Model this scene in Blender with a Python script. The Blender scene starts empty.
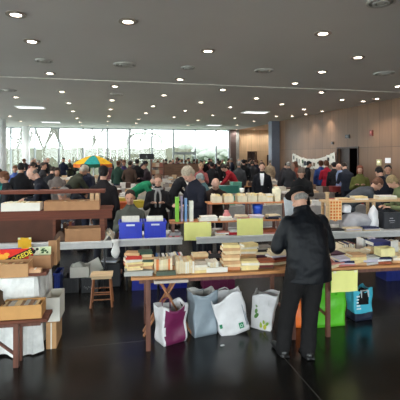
import bpy, bmesh, math, random
from mathutils import Vector, Matrix, Euler, noise
random.seed(11)
S = bpy.context.scene
COL = S.collection
CH = 1.95; F = 410.0; CEIL = 3.75
CY, SY = math.cos(math.radians(12.8)), math.sin(math.radians(12.8))
def cw(l, Z): return (Z*SY + l*CY, Z*CY - l*SY)          # camera-lateral / depth -> room
def G(px, py, z):
    Z = (CH-z)*F/(py-155.0); return cw((px-200)/F*Z, Z)
def GZ(px, Z): return cw((px-200)/F*Z, Z)
def PY(px, Y):
    t = (px-200)/F; k = Y/(CY - SY*t); return ((SY+CY*t)*k, Y)
# the stall stands turned a little against the room
TH = math.radians(9.5); L0, Z0 = -.693, 4.0
SR = math.radians(-3.3)
def ST(u, v): return cw(L0+u*math.cos(TH)-v*math.sin(TH), Z0+u*math.sin(TH)+v*math.cos(TH))
def U(px, v):
    k = px-200; c, s = math.cos(TH), math.sin(TH)
    return (k*(Z0+v*c) - F*(L0-v*s))/(F*c-k*s)
ORD = ['first','second','third','fourth','fifth','sixth','seventh','eighth','ninth','tenth','eleventh','twelfth','thirteenth','fourteenth','fifteenth','sixteenth','seventeenth','eighteenth','nineteenth','twentieth']

# ------------------------------------------------------------ materials
MC = {}
def srgb(c): return tuple(((x/255)/12.92 if x/255 <= .04045 else ((x/255+.055)/1.055)**2.4) for x in c)
def mat(key, col, rough=.6, metal=0, var=.12, scale=12, bump=0.0, bscale=60, spec=.5, alpha=None, coat=0):
    if key in MC: return MC[key]
    m = bpy.data.materials.new(key); m.use_nodes = True; MC[key] = m
    nt = m.node_tree; b = nt.nodes['Principled BSDF']
    b.inputs['Roughness'].default_value = rough; b.inputs['Metallic'].default_value = metal
    b.inputs['Specular IOR Level'].default_value = spec
    if coat: b.inputs['Coat Weight'].default_value = coat
    lin = srgb(col)
    tc = nt.nodes.new('ShaderNodeTexCoord'); no = nt.nodes.new('ShaderNodeTexNoise')
    no.inputs['Scale'].default_value = scale; no.inputs['Detail'].default_value = 3
    nt.links.new(tc.outputs['Object'], no.inputs['Vector'])
    cr = nt.nodes.new('ShaderNodeValToRGB')
    cr.color_ramp.elements[0].position = .3; cr.color_ramp.elements[1].position = .7
    cr.color_ramp.elements[0].color = tuple(x*(1-var) for x in lin)+(1,)
    cr.color_ramp.elements[1].color = tuple(min(1, x*(1+var)) for x in lin)+(1,)
    nt.links.new(no.outputs['Fac'], cr.inputs['Fac']); nt.links.new(cr.outputs['Color'], b.inputs['Base Color'])
    if bump:
        n2 = nt.nodes.new('ShaderNodeTexNoise'); n2.inputs['Scale'].default_value = bscale
        nt.links.new(tc.outputs['Object'], n2.inputs['Vector'])
        bp = nt.nodes.new('ShaderNodeBump'); bp.inputs['Strength'].default_value = bump; bp.inputs['Distance'].default_value = .02
        nt.links.new(n2.outputs['Fac'], bp.inputs['Height']); nt.links.new(bp.outputs['Normal'], b.inputs['Normal'])
    return m
def cmat(col, kind='cloth'):
    k = kind+'_%d_%d_%d' % tuple(col)
    if kind == 'cloth': return mat(k, col, .85, var=.15, scale=9, bump=.5, bscale=14, spec=.2)
    if kind == 'paper': return mat(k, col, .75, var=.1, scale=25, spec=.3)
    if kind == 'plastic': return mat(k, col, .35, var=.05, spec=.5)
    if kind == 'skin': return mat(k, col, .55, var=.08, scale=20)
    if kind == 'hair': return mat(k, col, .7, var=.3, scale=60, bump=.6, bscale=120, spec=.3)
def wood(key, col, rough=.45, axis=0, sc=3.0, dark=.6):
    if key in MC: return MC[key]
    m = bpy.data.materials.new(key); m.use_nodes = True; MC[key] = m
    nt = m.node_tree; b = nt.nodes['Principled BSDF']; b.inputs['Roughness'].default_value = rough
    tc = nt.nodes.new('ShaderNodeTexCoord'); mp = nt.nodes.new('ShaderNodeMapping')
    s = [sc*8]*3; s[axis] = sc*.6; mp.inputs['Scale'].default_value = s
    no = nt.nodes.new('ShaderNodeTexNoise'); no.inputs['Scale'].default_value = 1.4; no.inputs['Detail'].default_value = 5
    cr = nt.nodes.new('ShaderNodeValToRGB'); lin = srgb(col)
    cr.color_ramp.elements[0].position = .32; cr.color_ramp.elements[1].position = .68
    cr.color_ramp.elements[0].color = tuple(x*dark for x in lin)+(1,); cr.color_ramp.elements[1].color = tuple(min(1, x*1.15) for x in lin)+(1,)
    nt.links.new(tc.outputs['Object'], mp.inputs['Vector']); nt.links.new(mp.outputs['Vector'], no.inputs['Vector'])
    nt.links.new(no.outputs['Fac'], cr.inputs['Fac']); nt.links.new(cr.outputs['Color'], b.inputs['Base Color'])
    return m
def emis(key, col, st):
    if key in MC: return MC[key]
    m = bpy.data.materials.new(key); m.use_nodes = True; MC[key] = m
    b = m.node_tree.nodes['Principled BSDF']
    b.inputs['Emission Color'].default_value = (*srgb(col), 1); b.inputs['Emission Strength'].default_value = st
    return m
def panel_mat():
    m = bpy.data.materials.new('wood_wall_panels'); m.use_nodes = True
    nt = m.node_tree; b = nt.nodes['Principled BSDF']; b.inputs['Roughness'].default_value = .45
    tc = nt.nodes.new('ShaderNodeTexCoord'); sp = nt.nodes.new('ShaderNodeSeparateXYZ'); cb = nt.nodes.new('ShaderNodeCombineXYZ')
    nt.links.new(tc.outputs['Object'], sp.inputs[0])
    ad = nt.nodes.new('ShaderNodeMath'); ad.operation = 'ADD'
    nt.links.new(sp.outputs['X'], ad.inputs[0]); nt.links.new(sp.outputs['Y'], ad.inputs[1])
    nt.links.new(sp.outputs['Z'], cb.inputs['X']); nt.links.new(ad.outputs[0], cb.inputs['Y'])
    br = nt.nodes.new('ShaderNodeTexBrick'); br.offset = 0.0
    br.inputs['Scale'].default_value = 1; br.inputs['Brick Width'].default_value = 2.22; br.inputs['Row Height'].default_value = .62
    br.inputs['Mortar Size'].default_value = .006; br.inputs['Bias'].default_value = 0
    a, c = srgb((134, 102, 78)), srgb((114, 86, 65))
    br.inputs['Color1'].default_value = (*a, 1); br.inputs['Color2'].default_value = (*c, 1); br.inputs['Mortar'].default_value = (.05, .03, .02, 1)
    nt.links.new(cb.outputs[0], br.inputs['Vector'])
    mp = nt.nodes.new('ShaderNodeMapping'); mp.inputs['Scale'].default_value = (6, 6, .5)
    no = nt.nodes.new('ShaderNodeTexNoise'); no.inputs['Scale'].default_value = 2; no.inputs['Detail'].default_value = 6
    nt.links.new(tc.outputs['Object'], mp.inputs[0]); nt.links.new(mp.outputs[0], no.inputs['Vector'])
    mr = nt.nodes.new('ShaderNodeMapRange'); mr.inputs['To Min'].default_value = .75; mr.inputs['To Max'].default_value = 1.2
    nt.links.new(no.outputs['Fac'], mr.inputs['Value'])
    mx = nt.nodes.new('ShaderNodeVectorMath'); mx.operation = 'SCALE'
    nt.links.new(br.outputs['Color'], mx.inputs[0]); nt.links.new(mr.outputs[0], mx.inputs['Scale'])
    nt.links.new(mx.outputs[0], b.inputs['Base Color']); return m
def floor_mat():
    m = bpy.data.materials.new('dark_polished_floor'); m.use_nodes = True
    nt = m.node_tree; b = nt.nodes['Principled BSDF']
    tc = nt.nodes.new('ShaderNodeTexCoord')
    br = nt.nodes.new('ShaderNodeTexBrick'); br.offset = 0.0
    mp = nt.nodes.new('ShaderNodeMapping'); fx, fy = G(300, 376, 0)[0], G(80, 347, 0)[1]; mp.inputs['Location'].default_value = (-fx, -fy, 0)
    br.inputs['Scale'].default_value = 1; br.inputs['Brick Width'].default_value = 3.0; br.inputs['Row Height'].default_value = 3.0
    br.inputs['Mortar Size'].default_value = .003
    br.inputs['Color1'].default_value = (.0095, .0085, .0078, 1); br.inputs['Color2'].default_value = (.0118, .0106, .0096, 1); br.inputs['Mortar'].default_value = (.09, .085, .08, 1)
    nt.links.new(tc.outputs['Object'], mp.inputs[0]); nt.links.new(mp.outputs[0], br.inputs['Vector']); nt.links.new(br.outputs['Color'], b.inputs['Base Color'])
    no = nt.nodes.new('ShaderNodeTexNoise'); no.inputs['Scale'].default_value = 3; no.inputs['Detail'].default_value = 5
    nt.links.new(tc.outputs['Object'], no.inputs['Vector'])
    mr = nt.nodes.new('ShaderNodeMapRange'); mr.inputs['To Min'].default_value = .17; mr.inputs['To Max'].default_value = .3
    nt.links.new(no.outputs['Fac'], mr.inputs['Value']); nt.links.new(mr.outputs[0], b.inputs['Roughness'])
    b.inputs['Specular IOR Level'].default_value = .4
    return m
def check_mat():
    m = bpy.data.materials.new('orange_check_cloth'); m.use_nodes = True
    nt = m.node_tree; b = nt.nodes['Principled BSDF']; b.inputs['Roughness'].default_value = .9
    tc = nt.nodes.new('ShaderNodeTexCoord'); br = nt.nodes.new('ShaderNodeTexBrick'); br.offset = 0
    sp = nt.nodes.new('ShaderNodeSeparateXYZ'); cb = nt.nodes.new('ShaderNodeCombineXYZ')
    nt.links.new(tc.outputs['Object'], sp.inputs[0]); nt.links.new(sp.outputs['X'], cb.inputs['X']); nt.links.new(sp.outputs['Z'], cb.inputs['Y'])
    nt.links.new(cb.outputs[0], br.inputs['Vector'])
    br.inputs['Scale'].default_value = 1; br.inputs['Brick Width'].default_value = .05; br.inputs['Row Height'].default_value = .05; br.inputs['Mortar Size'].default_value = .008
    br.inputs['Color1'].default_value = (*srgb((225, 130, 60)), 1); br.inputs['Color2'].default_value = (*srgb((205, 105, 50)), 1); br.inputs['Mortar'].default_value = (*srgb((240, 205, 150)), 1)
    nt.links.new(br.outputs['Color'], b.inputs['Base Color']); return m
def glass_mat():
    m = bpy.data.materials.new('window_glass'); m.use_nodes = True; nt = m.node_tree
    nt.nodes.remove(nt.nodes['Principled BSDF']); out = nt.nodes['Material Output']
    t = nt.nodes.new('ShaderNodeBsdfTransparent'); t.inputs[0].default_value = (.93, .95, .94, 1)
    g = nt.nodes.new('ShaderNodeBsdfGlossy'); g.inputs['Roughness'].default_value = .02
    mx = nt.nodes.new('ShaderNodeMixShader'); mx.inputs[0].default_value = .05
    nt.links.new(t.outputs[0], mx.inputs[1]); nt.links.new(g.outputs[0], mx.inputs[2]); nt.links.new(mx.outputs[0], out.inputs[0]); return m

# ------------------------------------------------------------ mesh helpers
def add_box(bm, x0, x1, y0, y1, z0, z1, M=None):
    vs = [bm.verts.new((x, y, z)) for x in (x0, x1) for y in (y0, y1) for z in (z0, z1)]
    fs = [bm.faces.new([vs[i] for i in f]) for f in ((0,1,3,2),(4,6,7,5),(0,4,5,1),(2,3,7,6),(0,2,6,4),(1,5,7,3))]
    if M: bmesh.ops.transform(bm, matrix=M, verts=vs)
    return vs, fs
def ell(bm, c, r, M=None, sub=2):
    T = Matrix.Translation(c) @ Matrix.Diagonal((*r, 1))
    if M: T = M @ T
    return bmesh.ops.create_icosphere(bm, subdivisions=sub, radius=1, matrix=T)
def frust(bm, p0, r0, p1, r1, n=12):
    p0, p1 = Vector(p0), Vector(p1); d = p1-p0
    if d.length < 1e-6: return
    q = d.to_track_quat('Z', 'Y').to_matrix().to_4x4()
    bmesh.ops.create_cone(bm, cap_ends=True, segments=n, radius1=r0, radius2=r1, depth=d.length, matrix=Matrix.Translation((p0+p1)/2) @ q)
def chain(bm, pts, rs, n=12):
    for i in range(len(pts)-1):
        frust(bm, pts[i], rs[i], pts[i+1], rs[i+1], n)
    for p, r in zip(pts, rs): ell(bm, p, (r, r, r), sub=2)
def loft(bm, rings, cap=True):
    R = [[bm.verts.new(p) for p in r] for r in rings]; n = len(R[0])
    for a, b in zip(R, R[1:]):
        for i in range(n): bm.faces.new((a[i], a[(i+1) % n], b[(i+1) % n], b[i]))
    if cap: bm.faces.new(list(reversed(R[0]))); bm.faces.new(R[-1])
    return R
def ering(c, ax, ay, rx, ry, n=20):
    c = Vector(c); return [c+ax*(rx*math.cos(t))+ay*(ry*math.sin(t)) for t in [2*math.pi*i/n for i in range(n)]]
def bar(bm, p0, p1, w, d=None):
    p0, p1 = Vector(p0), Vector(p1); d = d or w; L = (p1-p0).length
    q = (p1-p0).to_track_quat('Z', 'Y').to_matrix().to_4x4()
    add_box(bm, -w/2, w/2, -d/2, d/2, 0, L, Matrix.Translation(p0) @ q)
def mesh_of(name, bm, m=None, smooth=False, bev=0, recalc=True):
    if bev: bmesh.ops.bevel(bm, geom=list(bm.edges), offset=bev, segments=1, affect='EDGES')
    if recalc: bmesh.ops.recalc_face_normals(bm, faces=bm.faces)
    me = bpy.data.meshes.new(name); bm.to_mesh(me); bm.free()
    if m is not None:
        for x in (m if isinstance(m, (list, tuple)) else [m]): me.materials.append(x)
    if smooth: me.shade_smooth()
    return me
def obj(name, bm, m, parent=None, loc=(0,0,0), rot=(0,0,0), smooth=False, bev=0):
    me = bm if isinstance(bm, bpy.types.Mesh) else mesh_of(name, bm, m, smooth, bev)
    o = bpy.data.objects.new(name, me); COL.objects.link(o); o.location = loc; o.rotation_euler = rot
    if parent: o.parent = parent
    return o
def tag(o, label, cat, group=None, kind=None):
    o['label'] = label; o['category'] = cat
    if group: o['group'] = group
    if kind: o['kind'] = kind
    return o
def thing(name, label, cat, loc=(0,0,0), rz=0, group=None):
    o = bpy.data.objects.new(name, None); COL.objects.link(o); o.empty_display_size = .05
    o.location = loc; o.rotation_euler = (0, 0, rz); return tag(o, label, cat, group)
def struct(name, bm, m, label, loc=(0,0,0), smooth=False, parent=None):
    o = obj(name, bm, m, parent, loc, smooth=smooth)
    if not parent: tag(o, label, name.split('_')[0], kind='structure')
    return o
def remesh(bm, vox, smooth=3, disp=None):
    bmesh.ops.recalc_face_normals(bm, faces=bm.faces)
    me = bpy.data.meshes.new('tmp'); bm.to_mesh(me); bm.free()
    o = bpy.data.objects.new('tmp', me); COL.objects.link(o)
    r = o.modifiers.new('r', 'REMESH'); r.mode = 'VOXEL'; r.voxel_size = vox; r.use_smooth_shade = True
    if smooth: s = o.modifiers.new('s', 'SMOOTH'); s.factor = .5; s.iterations = smooth
    if disp:
        t = bpy.data.textures.new('folds', 'CLOUDS'); t.noise_scale = disp[1]
        d = o.modifiers.new('d', 'DISPLACE'); d.texture = t; d.strength = disp[0]; d.mid_level = .5
    dg = bpy.context.evaluated_depsgraph_get(); dg.update()
    out = bpy.data.meshes.new_from_object(o.evaluated_get(dg)); out.materials.clear(); out.materials.append(None)
    bpy.data.objects.remove(o); return out
def slot(o, m):
    o.material_slots[0].link = 'OBJECT'; o.material_slots[0].material = m
def B(*boxes):
    bm = bmesh.new()
    for b in boxes: add_box(bm, *b)
    return bm

# ------------------------------------------------------------ the hall
XW, YW, XL, YB = 8.95, 28.2, -9.0, -7.0
M_ceil = mat('painted_ceiling', (199, 196, 195), .9, var=.03, scale=.6)
M_white = mat('white_paint', (240, 243, 244), .6, var=.03)
M_frame = mat('grey_window_frame', (160, 166, 168), .45, var=.03)
M_glass = glass_mat(); M_panel = panel_mat()
M_dark = mat('dark_metal', (45, 47, 52), .5)
struct('floor', B((XL-.2, 14, YB-.2, YW+.2, -.1, 0)), floor_mat(), 'dark polished floor of the hall with faint tile joints')
struct('ceiling', B((XL-.2, XW+.2, YB-.2, YW+.2, CEIL, CEIL+.2)), M_ceil, 'grey white ceiling of the hall')
struct('ceiling_alcove', B((XW+.2, 14, 20.6, YW+.2, CEIL+.0, CEIL+.2)), mat('tan_lit_ceiling', (190, 150, 118), .7, var=.05), 'recess ceiling beside the far windows, tan from painted-in wood-coloured light')  # tan tint holds the wood-coloured light this ceiling reflects
jx = [G(0, 76, CEIL), G(400, 92, CEIL)]
jy = (jx[0][1]+jx[1][1])/2
struct('trim_1', B((XL, XW, jy-.02, jy+.02, CEIL-.022, CEIL-.001)), mat('pale_joint', (215, 212, 205), .6), 'pale joint strip crossing the ceiling')
# right wall with the dark doorway
dxa, dxb = PY(338, 1)[0], PY(358, 1)[0]
dy0, dy1 = XW/dxb, XW/dxa
DH = 2.2
pil_y = 20.3
struct('wall_right', B((XW, XW+.2, YB, dy0, 0, CEIL), (XW, XW+.2, dy1, pil_y, 0, CEIL), (XW, XW+.2, dy0, dy1, DH, CEIL)), M_panel, 'wood panelled right wall')
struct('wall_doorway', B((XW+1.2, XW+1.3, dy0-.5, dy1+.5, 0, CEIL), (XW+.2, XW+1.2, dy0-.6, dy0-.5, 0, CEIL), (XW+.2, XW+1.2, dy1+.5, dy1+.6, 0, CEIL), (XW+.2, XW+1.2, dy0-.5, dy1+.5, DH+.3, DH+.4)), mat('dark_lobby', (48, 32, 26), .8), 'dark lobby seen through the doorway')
dr = struct('door_1', B((XW-.03, XW+.02, dy0-.06, dy0, 0, DH+.06), (XW-.03, XW+.02, dy1, dy1+.06, 0, DH+.06), (XW-.03, XW+.02, dy0, dy1, DH, DH+.06)), wood('dark_door_frame', (62, 38, 28), axis=2), 'dark frame of the doorway in the right wall')
obj('door_leaf', B((XW+.08, XW+.12, (dy0+dy1)/2, dy1, 0, DH)), wood('dark_door_leaf', (52, 32, 24), axis=2), dr)
# pillar at the corner of the recess
struct('trim_2', B((XW-.45, XW+.05, pil_y, pil_y+.45, 0, CEIL)), mat('slate_pillar', (112, 118, 134), .5, var=.06), 'dark slate pillar on the right wall')
struct('trim_3', B((XW+.05, XW+.35, pil_y-.0, pil_y+.7, 0, CEIL)), mat('black_return', (28, 27, 30), .6), 'dark return behind the pillar')
# far wall to the right of the windows, with two door openings
xr = PY(229, YW)[0]
M_pale = panel_mat(); M_pale.name = 'pale_wood_panels'
for nd in M_pale.node_tree.nodes:
    if nd.type == 'TEX_BRICK':
        nd.inputs['Color1'].default_value = (*srgb((226, 192, 152)), 1); nd.inputs['Color2'].default_value = (*srgb((218, 184, 146)), 1); nd.inputs['Mortar'].default_value = (*srgb((190, 160, 125)), 1)
xa, xb = PY(248, YW)[0], PY(256, YW)[0]; xc, xd = PY(267.5, YW)[0], PY(271.5, YW)[0]
struct('wall_far', B((xr+.7, xa, YW, YW+.2, 0, CEIL), (xa, xb, YW, YW+.2, 2.15, CEIL), (xb, xc, YW, YW+.2, 0, CEIL), (xc, xd, YW, YW+.2, 1.9, CEIL), (xd, 14, YW, YW+.2, 0, CEIL)), M_pale, 'pale wood wall right of the far windows')
struct('wall_alcove', B((13.8, 14, 21, YW, 0, CEIL), (XW+.35, 14, 20.6, 20.8, 0, CEIL)), M_pale, 'side wall of the recess')
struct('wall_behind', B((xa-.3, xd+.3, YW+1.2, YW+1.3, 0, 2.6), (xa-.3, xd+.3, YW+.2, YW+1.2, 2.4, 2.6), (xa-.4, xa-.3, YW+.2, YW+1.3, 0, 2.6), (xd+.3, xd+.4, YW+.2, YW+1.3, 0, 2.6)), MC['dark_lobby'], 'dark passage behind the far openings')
for i, (a, b, h) in enumerate(((xa, xb, 2.15), (xc, xd, 1.9))):
    d = struct('door_%d' % (i+2), B((a-.05, a+.03, YW-.04, YW+.05, 0, h), (b-.03, b+.05, YW-.04, YW+.05, 0, h), (a-.05, b+.05, YW-.04, YW+.05, h, h+.06)), MC['dark_door_frame'], 'dark framed opening in the pale far wall')
    obj('door_leaf', B(((a+b)/2-.03 if i == 0 else (a+b)/2, (a+b)/2+.03 if i == 0 else b, YW+.08, YW+.12, 0, h)), MC['dark_door_leaf'], d)
struct('trim_4', B((xr, xr+.42, YW-.35, YW+.2, 0, CEIL)), mat('brown_column', (98, 80, 76), .6), 'brown column at the right end of the windows')
struct('trim_5', B((xr+.42, xr+.7, YW-.2, YW+.2, 0, CEIL)), mat('pale_column', (168, 168, 162), .6), 'narrow pale column at the window end')
# far glazing, one window per bay
mull = [-14, 11, 35, 59, 83, 107.5, 129.5, 152, 173.5, 195, 216, 229]
mx = [PY(p, YW)[0] for p in mull]
for i in range(len(mx)-1):
    a, b = mx[i], mx[i+1]
    door = i == 8
    bx = [(a-.05, a+.05, YW-.08, YW+.08, 0, CEIL), (a+.05, b-.05, YW-.05, YW+.05, CEIL-.08, CEIL), (a+.05, b-.05, YW-.05, YW+.05, 0, .12)]
    if door: bx += [(a+.05, b-.05, YW-.07, YW+.07, 1.98, 2.16), ((a+b)/2-.05, (a+b)/2+.05, YW-.05, YW+.05, .12, 1.98)]
    if i == len(mx)-2: bx.append((b-.06, b, YW-.08, YW+.08, 0, CEIL))
    w = struct('window_%d' % (i+1), B(*bx), M_frame, 'tall far window bay' + (' with the double glass door' if door else ''))
    obj('pane', B((a+.04, b-.04, YW-.006, YW+.006, .1, CEIL-.06)), M_glass, w)
# left and rear glazing, outside the photograph, daylight comes through it
def glazed(name0, n, along, a0, a1, c, skip=()):
    st = (a1-a0)/n
    for i in range(n):
        a, b = a0+i*st, a0+(i+1)*st
        def bb(p, q, z0, z1, w=.05): return (c-w, c+w, p, q, z0, z1) if along == 'y' else (p, q, c-w, c+w, z0, z1)
        w = struct('window_%d' % (name0+i), B(bb(a, a+.1, 0, CEIL, .07), bb(a+.1, b, 0, .15), bb(a+.1, b, CEIL-.1, CEIL)), M_frame, 'tall side window bay')
        obj('pane', B(bb(a+.08, b+.01, .14, CEIL-.08, .005)), M_glass, w)
glazed(20, 14, 'y', YB, YW-.1, XL)
glazed(40, 7, 'x', XL+.1, XW, YB)
# white round columns at the left end
for i, (px, Z, r) in enumerate(((0.5, 20.6, .27), (26, 25.6, .22))):
    bm = bmesh.new(); bmesh.ops.create_cone(bm, segments=28, radius1=r, radius2=r, depth=CEIL, cap_ends=True)
    x, y = GZ(px, Z); struct('trim_%d' % (6+i), bm, M_white, 'white round column by the far windows', (x, y, CEIL/2), True)
# ------------------------------------------------------------ outside
def outside():
    struct('ground_bounce', B((-24, XL-.3, -22, YW+1.3, -.15, -.04), (XL-.3, 40, -22, YB-.3, -.15, -.04)), mat('pale_bounce', (205, 200, 192), .8), 'unseen pale ground added outside the side windows to bounce daylight in')  # unseen pale ground, added to throw daylight up onto the ceiling
    struct('ground', B((-60, 50, YW+1.4, 120, -.15, -.05), (-60, -24, -40, YW+1.4, -.15, -.05), (-60, 50, -40, -22, -.15, -.05)), mat('lawn_green', (72, 104, 48), .9, var=.15, scale=2), 'green lawn outside the windows')
    bm = bmesh.new()
    for k in range(60):
        x = -26+k*.56
        add_box(bm, x, x+.55, 37, 37.1, -.05, 2.55+.08*math.sin(k*1.7))
    t = obj('fence', bm, mat('reed_fence', (84, 83, 70), .9, var=.03, scale=.6)); tag(t, 'pale reed fence beyond the far windows', 'fence')
    mb = mat('haze_pale_bark', (92, 90, 84), .9)  # bark colour lightened to carry the haze and overexposure outside
    rnd = random.Random(5)
    def grow(bm, p, d, L, r, dep):
        q = p+d*L; frust(bm, p, r, q, r*.72, 6)
        if dep == 0: return
        for k in range(3 if dep > 1 else 4):
            nd = (d+Vector((rnd.uniform(-.75, .75), rnd.uniform(-.5, .5), rnd.uniform(-.1, .55)))).normalized()
            grow(bm, p+d*L*rnd.uniform(.6, 1), nd, L*rnd.uniform(.6, .82), r*.56, dep-1)
    lab = ['bare tree behind the first full window bay on the left', 'bare forked tree seen between the two left columns', 'bare leaning tree left of the parasol', 'bare tree just above the parasol', 'thin bare tree at the middle of the glazing', 'thin bare tree right of the middle mullion', 'small bare tree far left behind the column']
    for k, (px, Z, L, r) in enumerate(((44, 46, 3.4, .26), (33, 42, 3.0, .22), (66, 44, 3.2, .24), (94, 47, 2.8, .18), (124, 50, 2.6, .12), (134, 54, 2.4, .1), (14, 56, 3.0, .18))):
        bm = bmesh.new(); grow(bm, Vector((0, 0, -.1)), Vector((rnd.uniform(-.25, .25), 0, 1)).normalized(), L, r, 4)
        x, y = GZ(px, Z); o = obj('bare_tree', bm, mb, loc=(x, y, 0)); tag(o, lab[k], 'tree', 'bare trees outside')
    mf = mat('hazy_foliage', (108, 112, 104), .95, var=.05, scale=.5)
    for k, (px, Z, w, h) in enumerate(((160, 70, 8, 3.0), (178, 86, 5, 4.6), (192, 78, 8, 3.3), (209, 94, 10, 4.1), (226, 74, 7, 3.4), (147, 99, 6, 3.6))):
        bm = bmesh.new()
        for j in range(16):
            ell(bm, (rnd.uniform(-w/2, w/2), rnd.uniform(-1, 1), h*rnd.uniform(.3, .72)), (w*.2, 1.4, h*rnd.uniform(.18, .3)), sub=2)
        for v in bm.verts: v.co += Vector((noise.noise(v.co*1.5), noise.noise(v.co*1.5+Vector((9, 0, 0))), noise.noise(v.co*1.5+Vector((0, 9, 0)))))*.45
        bm2 = bmesh.new(); frust(bm2, (0, 0, -.1), .25, (0, 0, h*.4), .18, 8)
        x, y = GZ(px, Z); o = thing('distant_tree', '%s hazy tree on the horizon beyond the lawn' % ('widest', 'tallest', 'low rounded', 'dense', 'rightmost', 'small leftmost')[k], 'tree', (x, y, 0), 0, 'hazy trees on the horizon')
        obj('foliage', bm, mf, o, smooth=True); obj('trunk', bm2, mb, o)
    bm = B((-2.2, 2.2, -.1, .1, -.05, .3), (-2.2, -2.0, -.1, .1, .3, 4.0), (2.0, 2.2, -.1, .1, .3, 4.0)); add_box(bm, -.12, .12, -.1, .1, 4.3, 7.0)
    prev = None
    for k in range(13):
        a = math.pi*k/12; p = Vector((2.1*math.cos(a), 0, 4.0+.75*math.sin(a)))
        if prev: bar(bm, prev, p, .22)
        prev = p
    for k in range(6): add_box(bm, -1.7+k*.6, -1.62+k*.6, -.05, .05, .3, 4.3)
    x, y = GZ(145, 52); o = obj('garden_arch', bm, mat('pale_steel', (112, 114, 108), .7), loc=(x, y, 0)); tag(o, 'pale domed garden pavilion with a mast outside', 'pavilion')
outside()
# ------------------------------------------------------------ ceiling fittings
L_on = emis('lamp_glow', (255, 240, 222), 14); M_ring = mat('dark_lamp_ring', (150, 138, 128), .4); M_vent = mat('vent_metal', (170, 168, 164), .6)
dl = [(16,14),(32,41),(50,73),(62,91.5),(69,103),(73,111),(77,118),(80,122),(82,125.5),(128,21),(115,86),(112,100),(110.5,109),(109,116),(108,121),(107,125),(16,97),(10,116),(21,121),(30,125),
 (208,50.5),(180,79),(164,95),(153,106),(146,113),(139,119),(136,123),(133,126),(223,89.5),(201,102),(185,110.5),(174,117),(188,125),(198,120),(256.5,98),(230.5,107),(213,115),(254,121),(237,125),(235,118),
 (323,33),(358,57),(322,71.5),(295,83),(321.5,92),(398,86),(342,99.5),(304,109),(282,104),(377,98.5),(276,116),(306,114),(322,111),(292,116),(363,101)]
def ringmesh(r0, r1, z0, z1, n=20):
    bm = bmesh.new(); v = []
    for r, z in ((r0, z0), (r1, z0), (r1, z1), (r0, z1)):
        v.append([bm.verts.new((r*math.cos(2*math.pi*i/n), r*math.sin(2*math.pi*i/n), z)) for i in range(n)])
    for k in range(4):
        a, b = v[k], v[(k+1) % 4]
        for i in range(n): bm.faces.new((a[i], a[(i+1) % n], b[(i+1) % n], b[i]))
    return bm
rm = mesh_of('ring', ringmesh(.07, .125, -.018, .0), M_ring); bm = bmesh.new(); bmesh.ops.create_cone(bm, segments=20, radius1=.072, radius2=.072, depth=.01, cap_ends=True)
lm = mesh_of('lamp', bm, L_on)
lt = bpy.data.lights.new('downlight_beam', 'SPOT'); lt.energy = 54; lt.color = (1, .94, .87); lt.spot_size = math.radians(105); lt.spot_blend = .8; lt.shadow_soft_size = .07
def side(px): return 'left' if px < 100 else 'middle' if px < 200 else 'right'
rows = sorted(range(len(dl)), key=lambda i: dl[i][1])
for n, i in enumerate(rows):
    px, py = dl[i]; x, y = G(px, py, CEIL)
    x = min(x, XW-.3)
    if y > YW-.3: y = YW-.3
    o = thing('ceiling_light', 'recessed round ceiling downlight, %s counting from the camera' % (ORD[n] if n < 20 else 'number %d' % (n+1)) + ', ' + side(px) + ' part', 'ceiling light', (x, y, CEIL), 0, 'recessed downlights')
    obj('trim_ring', rm, None, o); obj('lamp', lm, None, o, (0, 0, -.004))
    l = bpy.data.objects.new('beam', lt); COL.objects.link(l); l.parent = o; l.location = (0, 0, -.03)
lw_ = bpy.data.lights.new('wash_beam', 'SPOT'); lw_.energy = 26; lw_.color = (1, .96, .92); lw_.spot_size = math.radians(160); lw_.spot_blend = .6; lw_.shadow_soft_size = .08
for k, ax_ in enumerate((7.6, 8.9, 10.2, 11.5)):
    o = thing('ceiling_light', '%s wall-washing downlight before the pale far wall' % ORD[k], 'ceiling light', (ax_, 27.55, CEIL), 0, 'downlights of the recess')
    obj('trim_ring', rm, None, o, (0, 0, -.001)); obj('lamp', lm, None, o, (0, 0, -.006)); l = bpy.data.objects.new('beam', lw_); COL.objects.link(l); l.parent = o; l.location = (0, 0, -.05)
vl = ['foremost round ceiling vent left of centre', 'round ceiling vent right of centre', 'round ceiling vent near the right wall', 'small round ceiling vent at upper left', 'faint round ceiling vent at far left', 'small round vent above the parasol side', 'faint vent just left of centre', 'round vent at the top right of the ceiling']
for k, (px, py, r) in enumerate(((125, 64, .22), (264, 70, .2), (384, 73, .22), (44, 60, .16), (9, 90, .2), (117, 94, .2), (188, 67, .14), (381, 1, .16))):
    x, y = G(px, py, CEIL); o = thing('ceiling_vent', vl[k], 'air vent', (x, y, CEIL), 0, 'round ceiling vents')
    obj('outer_ring', ringmesh(r*.82, r, -.03, 0, 28), M_vent, o); obj('inner_ring', ringmesh(r*.4, r*.6, -.04, 0, 28), M_vent, o)
    bm = bmesh.new(); bmesh.ops.create_cone(bm, segments=20, radius1=r*.25, radius2=r*.25, depth=.04, cap_ends=True); obj('hub', bm, M_vent, o, (0, 0, -.021))
pl = ['rectangular light panel nearest on the left', 'rectangular light panel farther on the left', 'rectangular light panel nearest the wood wall', 'rectangular light panel farthest to the right']
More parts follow.
